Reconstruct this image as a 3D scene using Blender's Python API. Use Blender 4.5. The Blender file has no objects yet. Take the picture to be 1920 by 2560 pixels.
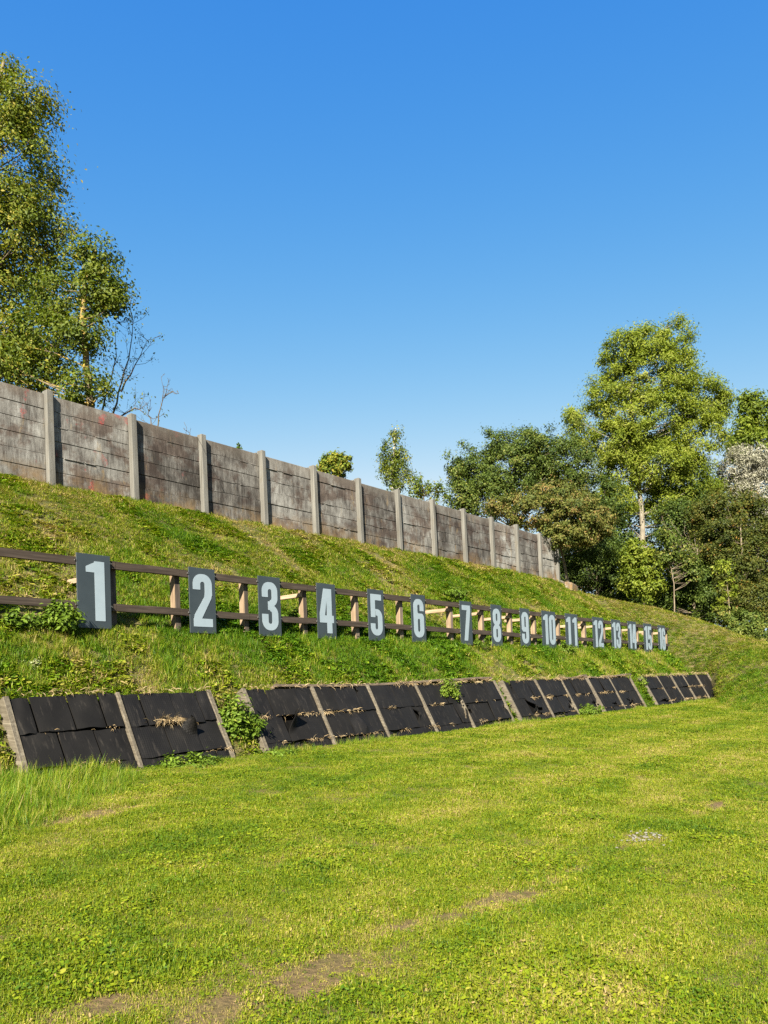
import bpy, bmesh, math, random
import numpy as np
from mathutils import Vector, Matrix

sc = bpy.context.scene
COL = sc.collection
R = math.radians
rng = np.random.default_rng(7)
random.seed(7)

# ------------------------------------------------------------------ camera, sky, sun, exposure
# world axes: +X along the rows of signs, +Y up the bank, lawn at z = 0
F = 1961.0                        # focal length in pixels of the 1920 px wide photograph
PHI = math.atan(1550.0 / F)       # angle between the view and the row direction
SP, CP = math.sin(PHI), math.cos(PHI)
EYE, HOR = 1.6, 1660.0
cam = bpy.data.cameras.new('camera')
camo = bpy.data.objects.new('camera', cam); COL.objects.link(camo)
camo.location = (0, 0, EYE)
camo.rotation_euler = (R(90), 0, PHI - R(90))
cam.sensor_fit = 'VERTICAL'; cam.sensor_height = 36; cam.sensor_width = 27
cam.lens = F / 2560 * 36
cam.shift_y = (HOR - 1280) / 2560
cam.clip_start = 0.05; cam.clip_end = 3000
sc.camera = camo

SUN_ELEV = R(36)
SUN_TRAVEL = Vector((2.2, 1.0, 0)).normalized()
SUN_DIR = Vector((SUN_TRAVEL.x * math.cos(SUN_ELEV), SUN_TRAVEL.y * math.cos(SUN_ELEV), -math.sin(SUN_ELEV)))
w = bpy.data.worlds.new('World'); sc.world = w; w.use_nodes = True
nt = w.node_tree; nt.nodes.clear()
sky = nt.nodes.new('ShaderNodeTexSky'); sky.sky_type = 'NISHITA'; sky.sun_disc = False
sky.sun_elevation = SUN_ELEV
sky.sun_rotation = math.atan2(-SUN_TRAVEL.x, -SUN_TRAVEL.y)
sky.air_density = 1.0; sky.dust_density = 2.0; sky.ozone_density = 8.0; sky.altitude = 400
# colour grade of the sky: deeper blue overhead, paler towards the horizon (power curve per channel)
sep = nt.nodes.new('ShaderNodeSeparateColor'); com = nt.nodes.new('ShaderNodeCombineColor'); nt.links.new(sky.outputs[0], sep.inputs[0])
for ch, (gain, pw, top) in enumerate(((.96, 2.2, 2.2), (.98, 1.0, 3.0), (2.35, .22, 3.5))):
    pwn = nt.nodes.new('ShaderNodeMath'); pwn.operation = 'POWER'; pwn.inputs[1].default_value = pw
    ml = nt.nodes.new('ShaderNodeMath'); ml.operation = 'MULTIPLY'; ml.inputs[1].default_value = gain
    mn = nt.nodes.new('ShaderNodeMath'); mn.operation = 'MINIMUM'; mn.inputs[1].default_value = top
    nt.links.new(sep.outputs[ch], pwn.inputs[0]); nt.links.new(pwn.outputs[0], ml.inputs[0]); nt.links.new(ml.outputs[0], mn.inputs[0]); nt.links.new(mn.outputs[0], com.inputs[ch])
bg = nt.nodes.new('ShaderNodeBackground'); bg.inputs['Strength'].default_value = 0.0635
wo = nt.nodes.new('ShaderNodeOutputWorld')
nt.links.new(com.outputs[0], bg.inputs['Color']); nt.links.new(bg.outputs[0], wo.inputs['Surface'])
sl = bpy.data.lights.new('sun', 'SUN'); sl.energy = 5.0; sl.angle = R(0.53); sl.color = (1.0, 0.93, 0.80)
so = bpy.data.objects.new('sun', sl); COL.objects.link(so); so.location = (-20, -10, 30)
so.rotation_euler = SUN_DIR.to_track_quat('-Z', 'Y').to_euler()
sc.view_settings.view_transform = 'Standard'; sc.view_settings.look = 'None'
sc.view_settings.exposure = 2.1; sc.view_settings.gamma = 1.0
sc.render.engine = 'CYCLES'
sc.cycles.max_bounces = 6; sc.cycles.diffuse_bounces = 3; sc.cycles.transmission_bounces = 3
sc.cycles.transparent_max_bounces = 4; sc.cycles.caustics_reflective = False; sc.cycles.caustics_refractive = False
sc.cycles.use_denoising = False

# ------------------------------------------------------------------ measuring helpers (photo pixel -> place in the world)
def depth_at(x, D):               # depth of image column x on the vertical plane Y = D
    return D / (SP - (x - 960) / F * CP)
def X_at(x, D):
    return depth_at(x, D) * (SP * (x - 960) / F + CP)
def z_at(y, Z):
    return EYE + (HOR - y) / F * Z
def point(xd, yd, Z):             # display pixel (1659 wide) at depth Z
    x, y = xd / 0.8641, yd / 0.8641
    lat = (x - 960) / F * Z
    return Vector((Z * CP + lat * SP, Z * SP - lat * CP, z_at(y, Z)))
def on_lawn(xd, yd):
    Z = EYE * F / (yd / 0.8641 - HOR)
    return point(xd, yd, Z)

# ------------------------------------------------------------------ mesh helpers
def mesh_obj(name, verts, faces, mat, parent=None, smooth=False, tone=None):
    me = bpy.data.meshes.new(name)
    if isinstance(faces, np.ndarray):
        V = np.asarray(verts, dtype=np.float32); n, k = faces.shape
        me.vertices.add(len(V)); me.vertices.foreach_set('co', V.ravel())
        me.loops.add(n * k); me.loops.foreach_set('vertex_index', faces.astype(np.int32).ravel())
        me.polygons.add(n); me.polygons.foreach_set('loop_start', np.arange(0, n * k, k, dtype=np.int32))
        me.update(calc_edges=True)
    else:
        me.from_pydata([tuple(v) for v in verts], [], faces)
    if smooth:
        me.polygons.foreach_set('use_smooth', np.ones(len(me.polygons), dtype=bool))
    if tone is not None:
        a = me.attributes.new('tone', 'FLOAT', 'POINT'); a.data.foreach_set('value', np.asarray(tone, dtype=np.float32))
    me.update()
    if mat is not None: me.materials.append(mat)
    o = bpy.data.objects.new(name, me); COL.objects.link(o)
    if parent is not None: o.parent = parent
    return o
def empty(name, loc=(0, 0, 0), rot=(0, 0, 0)):
    o = bpy.data.objects.new(name, None); COL.objects.link(o)
    o.location = loc; o.rotation_euler = rot; o.empty_display_size = 0.2
    return o
def tag(o, label=None, cat=None, group=None, kind=None):
    if label: o['label'] = label
    if cat: o['category'] = cat
    if group: o['group'] = group
    if kind: o['kind'] = kind
    return o
class MB:
    def __init__(s): s.v = []; s.f = []
    def add(s, vs, fs):
        n = len(s.v); s.v += [tuple(v) for v in vs]; s.f += [tuple(i + n for i in f) for f in fs]
    def box(s, lo, hi, bev=0.0, jit=0.0):
        (a, b, c), (d, e, f) = lo, hi
        if bev <= 0:
            vs = [(a,b,c),(d,b,c),(d,e,c),(a,e,c),(a,b,f),(d,b,f),(d,e,f),(a,e,f)]
            fs = [(0,3,2,1),(4,5,6,7),(0,1,5,4),(1,2,6,5),(2,3,7,6),(3,0,4,7)]
            s.add([(x + random.uniform(-jit,jit), y + random.uniform(-jit,jit), z + random.uniform(-jit,jit)) for x,y,z in vs], fs); return
        bm = bmesh.new(); bmesh.ops.create_cube(bm, size=1)
        for v in bm.verts:
            v.co = Vector((a + (v.co.x + .5) * (d - a) + random.uniform(-jit,jit), b + (v.co.y + .5) * (e - b) + random.uniform(-jit,jit), c + (v.co.z + .5) * (f - c) + random.uniform(-jit,jit)))
        bmesh.ops.bevel(bm, geom=bm.edges[:], offset=bev, segments=1, affect='EDGES')
        bm.verts.index_update()
        s.add([v.co[:] for v in bm.verts], [[v.index for v in f.verts] for f in bm.faces]); bm.free()
    def tube(s, pts, rad, n=6, cap=True):
        pts = [Vector(p) for p in pts]; rings = []
        ref = Vector((0.13, 0.31, 0.94)) if abs((pts[-1] - pts[0]).normalized().z) < .9 else Vector((1, 0.1, 0))
        for i, p in enumerate(pts):
            t = (pts[min(i + 1, len(pts) - 1)] - pts[max(i - 1, 0)]).normalized()
            a = t.cross(ref).normalized(); b = t.cross(a)
            rings.append([p + (a * math.cos(2*math.pi*k/n) + b * math.sin(2*math.pi*k/n)) * rad[i] for k in range(n)])
        fs = []
        for i in range(len(pts) - 1):
            for k in range(n):
                fs.append((i*n + k, i*n + (k+1) % n, (i+1)*n + (k+1) % n, (i+1)*n + k))
        if cap: fs.append(tuple(range((len(pts)-1)*n, len(pts)*n)))
        s.add([v for r in rings for v in r], fs)
    def build(s, name, mat, parent=None, smooth=False): return mesh_obj(name, s.v, s.f, mat, parent, smooth)

def vnoise(x, y, scale, seed=0):     # smooth value noise 0..1
    x = np.asarray(x, float) / scale + seed * 17.31; y = np.asarray(y, float) / scale + seed * 9.77
    xi = np.floor(x).astype(np.int64); yi = np.floor(y).astype(np.int64); fx = x - xi; fy = y - yi
    fx = fx*fx*(3-2*fx); fy = fy*fy*(3-2*fy)
    def h(a, b):
        v = np.sin(a * 127.1 + b * 311.7 + seed * 74.7) * 43758.5453
        return v - np.floor(v)
    return (h(xi,yi)*(1-fx)+h(xi+1,yi)*fx)*(1-fy) + (h(xi,yi+1)*(1-fx)+h(xi+1,yi+1)*fx)*fy
def fnoise(x, y, scale, seed=0):
    return .55*vnoise(x,y,scale,seed) + .3*vnoise(x,y,scale/2.1,seed+1) + .15*vnoise(x,y,scale/4.3,seed+2)

# ------------------------------------------------------------------ materials
ALB = .70                          # one scale for every base colour, tied to the exposure
class NT:
    def __init__(s, name):
        s.m = bpy.data.materials.new(name); s.m.use_nodes = True; s.t = s.m.node_tree; s.t.nodes.clear()
        s.out = s.n('ShaderNodeOutputMaterial')
    def n(s, t, **kw):
        o = s.t.nodes.new(t)
        for k, v in kw.items():
            if k in o.inputs: o.inputs[k].default_value = v
            else: setattr(o, k, v)
        return o
    def l(s, a, b): s.t.links.new(a, b)
    def ramp(s, fac, stops, interp='LINEAR'):
        r = s.n('ShaderNodeValToRGB'); r.color_ramp.interpolation = interp
        e = r.color_ramp.elements
        while len(e) < len(stops): e.new(0.5)
        for i, (p, c) in enumerate(stops):
            e[i].position = p; e[i].color = (*c, 1) if len(c) == 3 else c
        s.l(fac, r.inputs[0]); return r.outputs[0]
    def noise(s, vec, scale=5, detail=4, rough=.6, sc3=None):
        if sc3 is not None:
            mp = s.n('ShaderNodeMapping'); mp.inputs['Scale'].default_value = sc3; s.l(vec, mp.inputs[0]); vec = mp.outputs[0]
        t = s.n('ShaderNodeTexNoise'); t.inputs['Scale'].default_value = scale; t.inputs['Detail'].default_value = detail; t.inputs['Roughness'].default_value = rough
        s.l(vec, t.inputs['Vector']); return t.outputs['Fac']
    def mix(s, fac, a, b, mode='MIX'):
        m = s.n('ShaderNodeMix', data_type='RGBA', blend_type=mode)
        for sock, v in ((m.inputs[0], fac), (m.inputs[6], a), (m.inputs[7], b)):
            if hasattr(v, 'links') or isinstance(v, bpy.types.NodeSocket): s.l(v, sock)
            elif isinstance(v, (int, float)): sock.default_value = v
            else: sock.default_value = (*v, 1)
        return m.outputs[2]
    def math(s, op, a, b=0.0, clamp=False):
        m = s.n('ShaderNodeMath', operation=op); m.use_clamp = clamp
        for sock, v in ((m.inputs[0], a), (m.inputs[1], b)):
            if isinstance(v, bpy.types.NodeSocket): s.l(v, sock)
            else: sock.default_value = v
        return m.outputs[0]
    def pos(s): return s.n('ShaderNodeNewGeometry').outputs['Position']
    def obj(s): return s.n('ShaderNodeTexCoord').outputs['Object']
    def principled(s, color, rough=.8, bump=None, bstr=.3, bdist=.02, spec=.3, k=1.0):
        p = s.n('ShaderNodeBsdfPrincipled')
        if isinstance(color, bpy.types.NodeSocket): s.l(s.mix(1.0, color, (ALB*k,)*3, 'MULTIPLY'), p.inputs['Base Color'])
        else: p.inputs['Base Color'].default_value = tuple(c*ALB*k for c in color) + (1,)
        if isinstance(rough, bpy.types.NodeSocket): s.l(rough, p.inputs['Roughness'])
        else: p.inputs['Roughness'].default_value = rough
        p.inputs['Specular IOR Level'].default_value = spec
        if bump is not None:
            b = s.n('ShaderNodeBump'); b.inputs['Strength'].default_value = bstr; b.inputs['Distance'].default_value = bdist
            s.l(bump, b.inputs['Height']); s.l(b.outputs[0], p.inputs['Normal'])
        s.l(p.outputs[0], s.out.inputs[0]); return p

def foliage_mat(name, stops, inst=False, trans=.35, rough=.55, tcol=(1.15, 1.25, .55)):
    s = NT(name)
    a = s.n('ShaderNodeAttribute', attribute_name='tone')
    if inst: a.attribute_type = 'INSTANCER'
    fac = a.outputs['Fac']
    if inst:
        b = s.n('ShaderNodeAttribute', attribute_name='blade'); fac = s.math('ADD', fac, b.outputs['Fac'], True)
    c = s.mix(1.0, s.ramp(fac, stops), (ALB,)*3, 'MULTIPLY')
    p = s.n('ShaderNodeBsdfPrincipled'); s.l(c, p.inputs['Base Color']); p.inputs['Roughness'].default_value = rough
    p.inputs['Specular IOR Level'].default_value = .15
    t = s.n('ShaderNodeBsdfTranslucent'); s.l(s.mix(1.0, c, tcol, 'MULTIPLY'), t.inputs['Color'])
    mx = s.n('ShaderNodeMixShader'); mx.inputs[0].default_value = trans
    s.l(p.outputs[0], mx.inputs[1]); s.l(t.outputs[0], mx.inputs[2]); s.l(mx.outputs[0], s.out.inputs[0])
    return s.m

def mat_soil(name, a, b):
    s = NT(name); p = s.pos()
    n1 = s.noise(p, 1.3, 5, .65); n2 = s.noise(p, 22, 4, .7)
    c = s.mix(s.ramp(n1, [(.38, (0,0,0)), (.62, (1,1,1))]), a, b)
    c = s.mix(.55, c, s.ramp(n2, [(.3, (.25,.25,.25)), (.7, (1,1,1))]), 'MULTIPLY')
    s.principled(c, .95, n2, .8, .03, .1); return s.m
M_LAWN = mat_soil('turf_soil', (.14, .11, .045), (.18, .122, .06))
M_BANK = mat_soil('bank_soil', (.095, .10, .028), (.19, .15, .07))

def mat_concrete(name, post=False):
    s = NT(name); p = s.pos()
    if not post:                   # every board of a bay has its own run of streaks
        sx = s.n('ShaderNodeSeparateXYZ'); s.l(p, sx.inputs[0]); fl = s.math('FLOOR', s.math('DIVIDE', s.math('SUBTRACT', sx.outputs[2], 5.95 + 2.27 - 3.75), .375))
        cb = s.n('ShaderNodeCombineXYZ'); s.l(s.math('ADD', sx.outputs[0], s.math('MULTIPLY', fl, 3.37)), cb.inputs[0]); s.l(sx.outputs[1], cb.inputs[1]); s.l(sx.outputs[2], cb.inputs[2]); p0 = p; p = cb.outputs[0]
    streak = s.noise(p if post else p0, 1.0, 6, .65, (9, 9, .55))
    fine = s.noise(p, 38, 4, .7)
    grain = s.noise(p, 150, 2, .6)
    if post:
        c = s.ramp(streak, [(.25, (.10,.093,.078)), (.5, (.185,.176,.152)), (.8, (.28,.27,.238))])
        c = s.mix(s.ramp(s.noise(p, 3.2, 5, .7), [(.55, (0,0,0)), (.72, (.6,.6,.6))]), c, (.17,.145,.10))
    else:
        st2 = s.noise(p, 1.0, 5, .7, (34, 34, 1.7))
        oi = s.n('ShaderNodeObjectInfo').outputs['Random']
        sm = s.math('ADD', s.math('ADD', s.math('ADD', s.math('MULTIPLY', streak, .20), s.math('MULTIPLY', st2, .30)), s.math('MULTIPLY', s.noise(p0, 2.2, 8, .68, (1, 1, .55)), .50)), s.math('MULTIPLY', s.math('SUBTRACT', oi, .62), .17))
        c = s.ramp(sm, [(.35, (.036,.031,.026)), (.44, (.115,.106,.093)), (.52, (.215,.205,.182)), (.63, (.38,.37,.335))])
        c = s.mix(s.ramp(s.noise(p0, .9, 6, .68, (1, 1, 1.3)), [(.49, (0,0,0)), (.57, (.85,.85,.85))]), c, s.ramp(sm, [(.38, (.040,.028,.022)), (.52, (.105,.077,.060)), (.64, (.24,.21,.17))]))
        p = p0; xyz = s.n('ShaderNodeSeparateXYZ'); s.l(p, xyz.inputs[0])
        # ochre lichen low on the slabs, grey-brown lichen on the top board
        low = s.math('MULTIPLY', s.math('SUBTRACT', 6.55, xyz.outputs[2]), 1.6, True)
        lic = s.math('MULTIPLY', low, s.ramp(s.noise(p, 1.4, 5, .7, (1,1,.7)), [(.42,(0,0,0)),(.62,(1,1,1))]))
        c = s.mix(lic, c, (.22,.135,.05))
        och = s.ramp(s.noise(p, 1.0, 5, .75, (3,3,.8)), [(.60,(0,0,0)),(.70,(.7,.7,.7))])
        c = s.mix(och, c, (.24,.165,.075))
        top = s.math('MULTIPLY', s.math('SUBTRACT', xyz.outputs[2], 7.75), 2.2, True)
        c = s.mix(s.math('MULTIPLY', top, .5), c, (.17,.145,.115))
        # faded red spray paint on the nearest slabs
        near = s.math('MULTIPLY', s.math('SUBTRACT', 15.6, xyz.outputs[0]), .22, True)
        red = s.ramp(s.noise(p, 1.0, 3, .55, (2.4,2.4,1.9)), [(.61,(0,0,0)),(.67,(1,1,1))])
        red = s.math('MULTIPLY', s.math('MULTIPLY', red, near), s.ramp(s.noise(p, 30, 3, .7), [(.40,(0,0,0)),(.6,(1,1,1))]))
        c = s.mix(s.math('MULTIPLY', red, .85), c, (.36,.06,.055))
    c = s.mix(.25 if post else .5, c, s.ramp(fine, [(.25, (.45,.45,.45)), (.6, (1,1,1)), (.8, (1.25,1.25,1.22))]), 'MULTIPLY')
    h = s.math('ADD', s.math('MULTIPLY', fine, .7), s.math('MULTIPLY', grain, .5))
    s.principled(c, .9, h, .5, .012, .2, 0.86 if post else 1.08); return s.m
M_WALL = mat_concrete('weathered_concrete'); M_POST = mat_concrete('pale_concrete', True)

def mat_wood(name, dark, mid, light, axis, scale=1.0):
    s = NT(name); o = s.pos()
    st = [28, 28, 28]; st[axis] = 1.4
    g = s.noise(o, scale, 5, .65, tuple(st)); b = s.noise(o, 2.2, 4, .6)
    c = s.ramp(g, [(.3, dark), (.5, mid), (.72, light)])
    c = s.mix(s.ramp(b, [(.35,(0,0,0)),(.7,(.55,.55,.55))]), c, dark)
    s.principled(c, .85, g, .5, .01, .2); return s.m
M_RAIL = mat_wood('brown_stained_board', (.030,.022,.016), (.060,.044,.033), (.105,.080,.060), 0)
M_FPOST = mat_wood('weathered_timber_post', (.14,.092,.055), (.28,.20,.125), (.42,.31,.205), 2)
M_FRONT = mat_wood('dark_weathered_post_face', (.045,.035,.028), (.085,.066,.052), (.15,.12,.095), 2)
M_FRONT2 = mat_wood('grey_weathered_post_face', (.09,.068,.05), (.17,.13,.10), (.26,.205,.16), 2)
M_BRACE = mat_wood('pale_timber', (.26,.17,.10), (.40,.28,.18), (.52,.39,.27), 1)
M_FRAME = mat_wood('grey_timber', (.07,.057,.040), (.135,.113,.079), (.235,.205,.15), 1)
M_BEAM = mat_wood('dark_timber_beam', (.06,.045,.03), (.12,.09,.062), (.21,.165,.115), 0)

def mat_mat(name, dimple):
    s = NT(name); o = s.obj(); p = s.pos()
    n = s.noise(p, 1.7, 5, .65); d = s.noise(p, 60, 3, .7)
    c = s.ramp(n, [(.3,(.0085,.0075,.007)), (.6,(.015,.0135,.012)), (.85,(.030,.026,.022))])
    dust = s.ramp(s.noise(p, 1, 5, .75, (14,4,2)), [(.56,(0,0,0)),(.70,(.6,.6,.6))])
    c = s.mix(dust, c, (.075,.064,.052))
    if dimple:
        v = s.n('ShaderNodeTexVoronoi'); v.inputs['Scale'].default_value = 26; v.inputs['Randomness'].default_value = .12
        s.l(o, v.inputs['Vector']); h = v.outputs['Distance']
        s.principled(c, .7, h, .45, .012, .16, .62)
    else:
        s.principled(c, .8, d, .4, .006, .14, .62)
    return s.m
s = NT('gap_shade_black'); s.principled((.006,.0055,.005), .95, spec=.05); M_BACK = s.m  # near-black backing colour standing in for shade in the gaps between mats
M_MAT = mat_mat('black_rubber', False); M_MATD = mat_mat('dimpled_black_rubber', True)
s = NT('dark_slate_paint'); p = s.pos(); n = s.noise(p, 2.5, 4, .6)
s.principled(s.ramp(n, [(.3,(.027,.036,.040)), (.7,(.035,.045,.049))]), .45, s.noise(p, 90, 2), .08, .003, .4, 1.1); M_SIGN = s.m
s = NT('pale_grey_lettering'); p = s.pos(); n = s.noise(p, 3, 5, .65)
s.principled(s.ramp(n, [(.3,(.29,.36,.40)), (.6,(.33,.40,.44))]), .5, None, k=.88); M_DIGIT = s.m
s = NT('zinc_bolt'); s.principled((.45,.45,.44), .4).inputs['Metallic'].default_value = .8; M_BOLT = s.m

def mat_bark(name, a, b, lichen=None, white=False):
    s = NT(name); p = s.pos()
    g = s.noise(p, 1, 5, .7, (16,16,3)); c = s.ramp(g, [(.3,a),(.7,b)])
    if lichen: c = s.mix(s.ramp(s.noise(p, 3.0, 4, .6), [(.44,(0,0,0)),(.56,(1,1,1))]), c, lichen)
    if white: c = s.mix(s.ramp(s.noise(p, 1, 3, .5, (2,2,9)), [(.56,(0,0,0)),(.62,(1,1,1))]), c, (.06,.05,.045))
    s.principled(c, .9, g, .7, .02, .2); return s.m
M_BARK = mat_bark('grey_brown_bark', (.10,.075,.05), (.30,.24,.165))
M_PALE = mat_bark('pale_ash_bark', (.13,.11,.08), (.33,.29,.22))
M_BARKL = mat_bark('lichen_covered_bark', (.09,.07,.045), (.20,.155,.10), (.34,.24,.05))
M_BIRCH = mat_bark('white_birch_bark', (.50,.44,.36), (.75,.70,.62), None, True)
M_TWIG = mat_bark('dry_twig_bark', (.045,.036,.03), (.095,.075,.058), (.12,.085,.03))

# ------------------------------------------------------------------ ground: lawn sheet and bank
gx = np.unique(np.concatenate([np.linspace(-400, -12, 25), np.arange(-12, 46, .35), np.linspace(46, 500, 30)]))
gy = np.unique(np.concatenate([np.linspace(-400, -16, 25), np.arange(-16, 13, .35), np.linspace(13, 500, 30)]))
GX, GY = np.meshgrid(gx, gy, indexing='ij')
def lawn_z(x, y): return .05 * (fnoise(x, y, 2.6, 3) - .5)
GZ = lawn_z(GX, GY) * ((np.abs(GX) < 60) & (np.abs(GY) < 30))
nx, ny = GX.shape
idx = np.arange(nx * ny).reshape(nx, ny)
qf = np.stack([idx[:-1,:-1], idx[1:,:-1], idx[1:,1:], idx[:-1,1:]], -1).reshape(-1, 4)
lawn = mesh_obj('lawn', np.stack([GX, GY, GZ], -1).reshape(-1, 3), qf, M_LAWN, smooth=True)
tag(lawn, 'flat mown lawn in front of the grassy bank', kind='structure')

def ribA(X, top=6.05):
    k = top / 6.05
    return [(X, 9.2, -.15), (X, 9.9, -.12), (X, 10.25, -.08), (X, 10.47, .02), (X, 10.75, .42), (X, 11.1, .93), (X, 11.35, 1.18*k), (X, 12.5, 2.13*k), (X, 14.5, 3.5*k), (X, 16.5, 4.85*k), (X, 18.25, 6.0*k), (X, 19.2, 6.15*k), (X, 24, 6.1*k), (X, 60, 5.5*k), (X, 200, 4)]
def ribB(toe, crest, zc):
    t = Vector((*toe, 0)); c = Vector((*crest, 0)); d = (c - t); L = d.length; u = d / L
    out = []
    for a, z in ((-1.6/L, -.12), (-.7/L, -.05), (-.2/L, -.01), (.02, .03), (.10, .05), (.18, .11), (.25, .17), (.42, .36), (.60, .57), (.80, .80), (1.0, 1.0)):
        p = t + d * a; out.append((p.x, p.y, z * zc if z > .02 else z))
    for e, f in ((1.0, 1.0), (5, .95), (40, .85), (150, .7)):
        p = c + u * e; out.append((p.x, p.y, f * zc))
    return out
ribs = [ribA(-20), ribA(0), ribA(20), ribA(33), ribA(37.5, 5.97),
        ribB((38.9, 10.6), (40.2, 18.0), 5.5), ribB((38.9, 10.5), (42.2, 16.6), 5.1), ribB((38.0, 10.25), (43.8, 15.0), 4.7), ribB((36.0, 9.7), (44.3, 13.0), 4.0),
        ribB((33.2, 8.8), (43.2, 11.0), 3.2), ribB((29.6, 7.4), (40.6, 8.8), 2.5), ribB((26.9, 5.8), (38, 5.5), 2.4), ribB((25, 0), (36, 0), 2.4), ribB((24, -14), (35, -14), 2.4)]
segs = [8, 40, 30, 14, 4, 5, 6, 7, 8, 8, 8, 10, 10]
rows = []
for i, n in enumerate(segs):
    a, b = np.array(ribs[i]), np.array(ribs[i+1])
    for k in range(n): rows.append(a + (b - a) * k / n)
rows.append(np.array(ribs[-1])); rows = np.array(rows)
# refine across the slope
fin = []
cuts = [2, 2, 2, 2, 2, 2, 4, 6, 6, 6, 3, 4, 3, 2]
for j, n in enumerate(cuts):
    for k in range(n): fin.append(rows[:, j] + (rows[:, j+1] - rows[:, j]) * k / n)
fin.append(rows[:, -1])
BK = np.stack(fin, 1)
for it in range(3):                # round the edges a little along the row
    BK[1:-1] = .25*BK[:-2] + .5*BK[1:-1] + .25*BK[2:]
    m = BK.copy(); m[:, 1:-1] = .15*BK[:, :-2] + .7*BK[:, 1:-1] + .15*BK[:, 2:]; BK = m
bump = (fnoise(BK[...,0], BK[...,1], 1.7, 5) - .5) * .13 + (fnoise(BK[...,0], BK[...,1], .5, 8) - .5) * .06
msk = np.clip((BK[...,2] - 1.0) / .5, 0, 1) * np.clip((20 - BK[...,1]) / 1.5, 0.2, 1)
bare_w = np.exp(-((BK[...,1] - 18.2) / .8) ** 2) * (BK[...,0] < 39)
BK[...,2] += bump * msk * (1 - .7 * bare_w)
nu, nv = BK.shape[:2]; idx = np.arange(nu * nv).reshape(nu, nv)
qf = np.stack([idx[:-1,:-1], idx[1:,:-1], idx[1:,1:], idx[:-1,1:]], -1).reshape(-1, 4)
bank = mesh_obj('grass_bank', BK.reshape(-1, 3), qf, M_BANK, smooth=True)
tag(bank, 'steep grassy bank rising from the lawn to the concrete wall', kind='structure')
def bank_z(x, y):                  # height of the straight part of the bank
    d = (BK[...,0] - x)**2 + (BK[...,1] - y)**2
    return float(BK[...,2].ravel()[int(d.argmin())])

# ------------------------------------------------------------------ concrete wall
WX = [9.98 + 2.35 * (k - 1) for k in range(0, 13)] + [37.75]      # posts
LEAN = R(3.6)
wall = empty('concrete_wall', (0, 18.3, 5.95), (-LEAN, 0, 0))
tag(wall, 'long grey concrete wall of stained slabs between posts along the top of the bank', 'wall')
TOPZ = 2.27
for i, X in enumerate(WX):
    m = MB(); wv = random.uniform(-.01, .01); tp = TOPZ + .09 + random.uniform(-.02, .03) - (.12 if i >= 12 else 0)
    m.box((X - .085, -.15 + wv, -.6), (X + .085, .07, tp), .012, .004)
    m.box((X - .14, .073, -.6), (X + .055, .13, tp - .04), .008, .004)
    m.build('post', M_POST, wall)
for i in range(-1, len(WX) - 1):
    a = WX[i] + .087 if i >= 0 else WX[0] - 2.35 + .087
    b = WX[i+1] - .087
    m = MB(); z = -.5; drop = .1 if i >= 11 else (.05 if i == 10 else 0)
    hs_ = [.375 * 1.0] * 8; ztop = TOPZ - drop; cur = ztop
    while cur > -.5:
        h = .375 + random.uniform(-.012, .012)
        j = random.uniform(-.012, .012)
        m.box((a, j, cur - h + .007), (b, j + .055, cur), .008, .006); cur -= h
        if cur > -.4 and random.random() < .7:      # chipped edge pieces at the joints
            for _ in range(3):
                cx = random.uniform(a + .1, b - .3)
                m.box((cx, j - .014, cur - .012), (cx + random.uniform(.08, .5), j + .02, cur + .018), .006, .006)
    m.box((a + .003, .062, -.5), (b - .003, .075, ztop - .02))
    m.build('slab_panel', M_WALL, wall)
# broken footing stones at the far end
for k, (xd, yd, sx) in enumerate(((1190, 1258, .55), (1225, 1266, .5))):
    p = point(xd, yd, 41.2 - .3 * k); m = MB(); m.box((-sx, -.22, -.3), (sx, .22, .17), .05, .05)
    o = m.build('footing_stone', M_WALL); o.location = (p.x, p.y - .25, p.z - .05); o.rotation_euler = (R(4), R(5), R(-8 + 14*k))
    tag(o, ['pale broken footing block under the last wall panel', 'grey broken footing block just beyond the wall end, in the bush shade'][k], 'stone block', 'footing stones at the wall end')

# ------------------------------------------------------------------ numbered fence
FD = 12.5; FLEAN = R(2.8)
def rail_top(X): return 3.45 - (X - 7.5) * .0040          # height of the top rail's upper edge
SIGNX = [236, 507, 675, 817, 941, 1047, 1166, 1242, 1313, 1373, 1430, 1496, 1541, 1581, 1620, 1655]
POSTX = [294, 455, 626, 773, 903, 1014, 1139, 1217, 1288, 1347, 1407, 1472, 1520, 1561, 1603, 1639, 1675]
fence = empty('timber_fence', (0, FD, 2.1), (-FLEAN, 0, 0))
tag(fence, 'long two rail timber fence across the bank carrying the number boards', 'fence')
PX = [X_at(x, FD) for x in POSTX]
PX = [PX[0] - 2.6, PX[0] - 5.0][::-1] + PX
for i, X in enumerate(PX):
    rt = rail_top(X) - 2.1
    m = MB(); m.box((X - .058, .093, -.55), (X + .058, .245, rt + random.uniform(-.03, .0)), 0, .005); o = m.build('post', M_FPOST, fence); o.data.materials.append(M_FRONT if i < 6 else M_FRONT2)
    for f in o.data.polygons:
        if f.normal.y < -.8: f.material_index = 1
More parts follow.
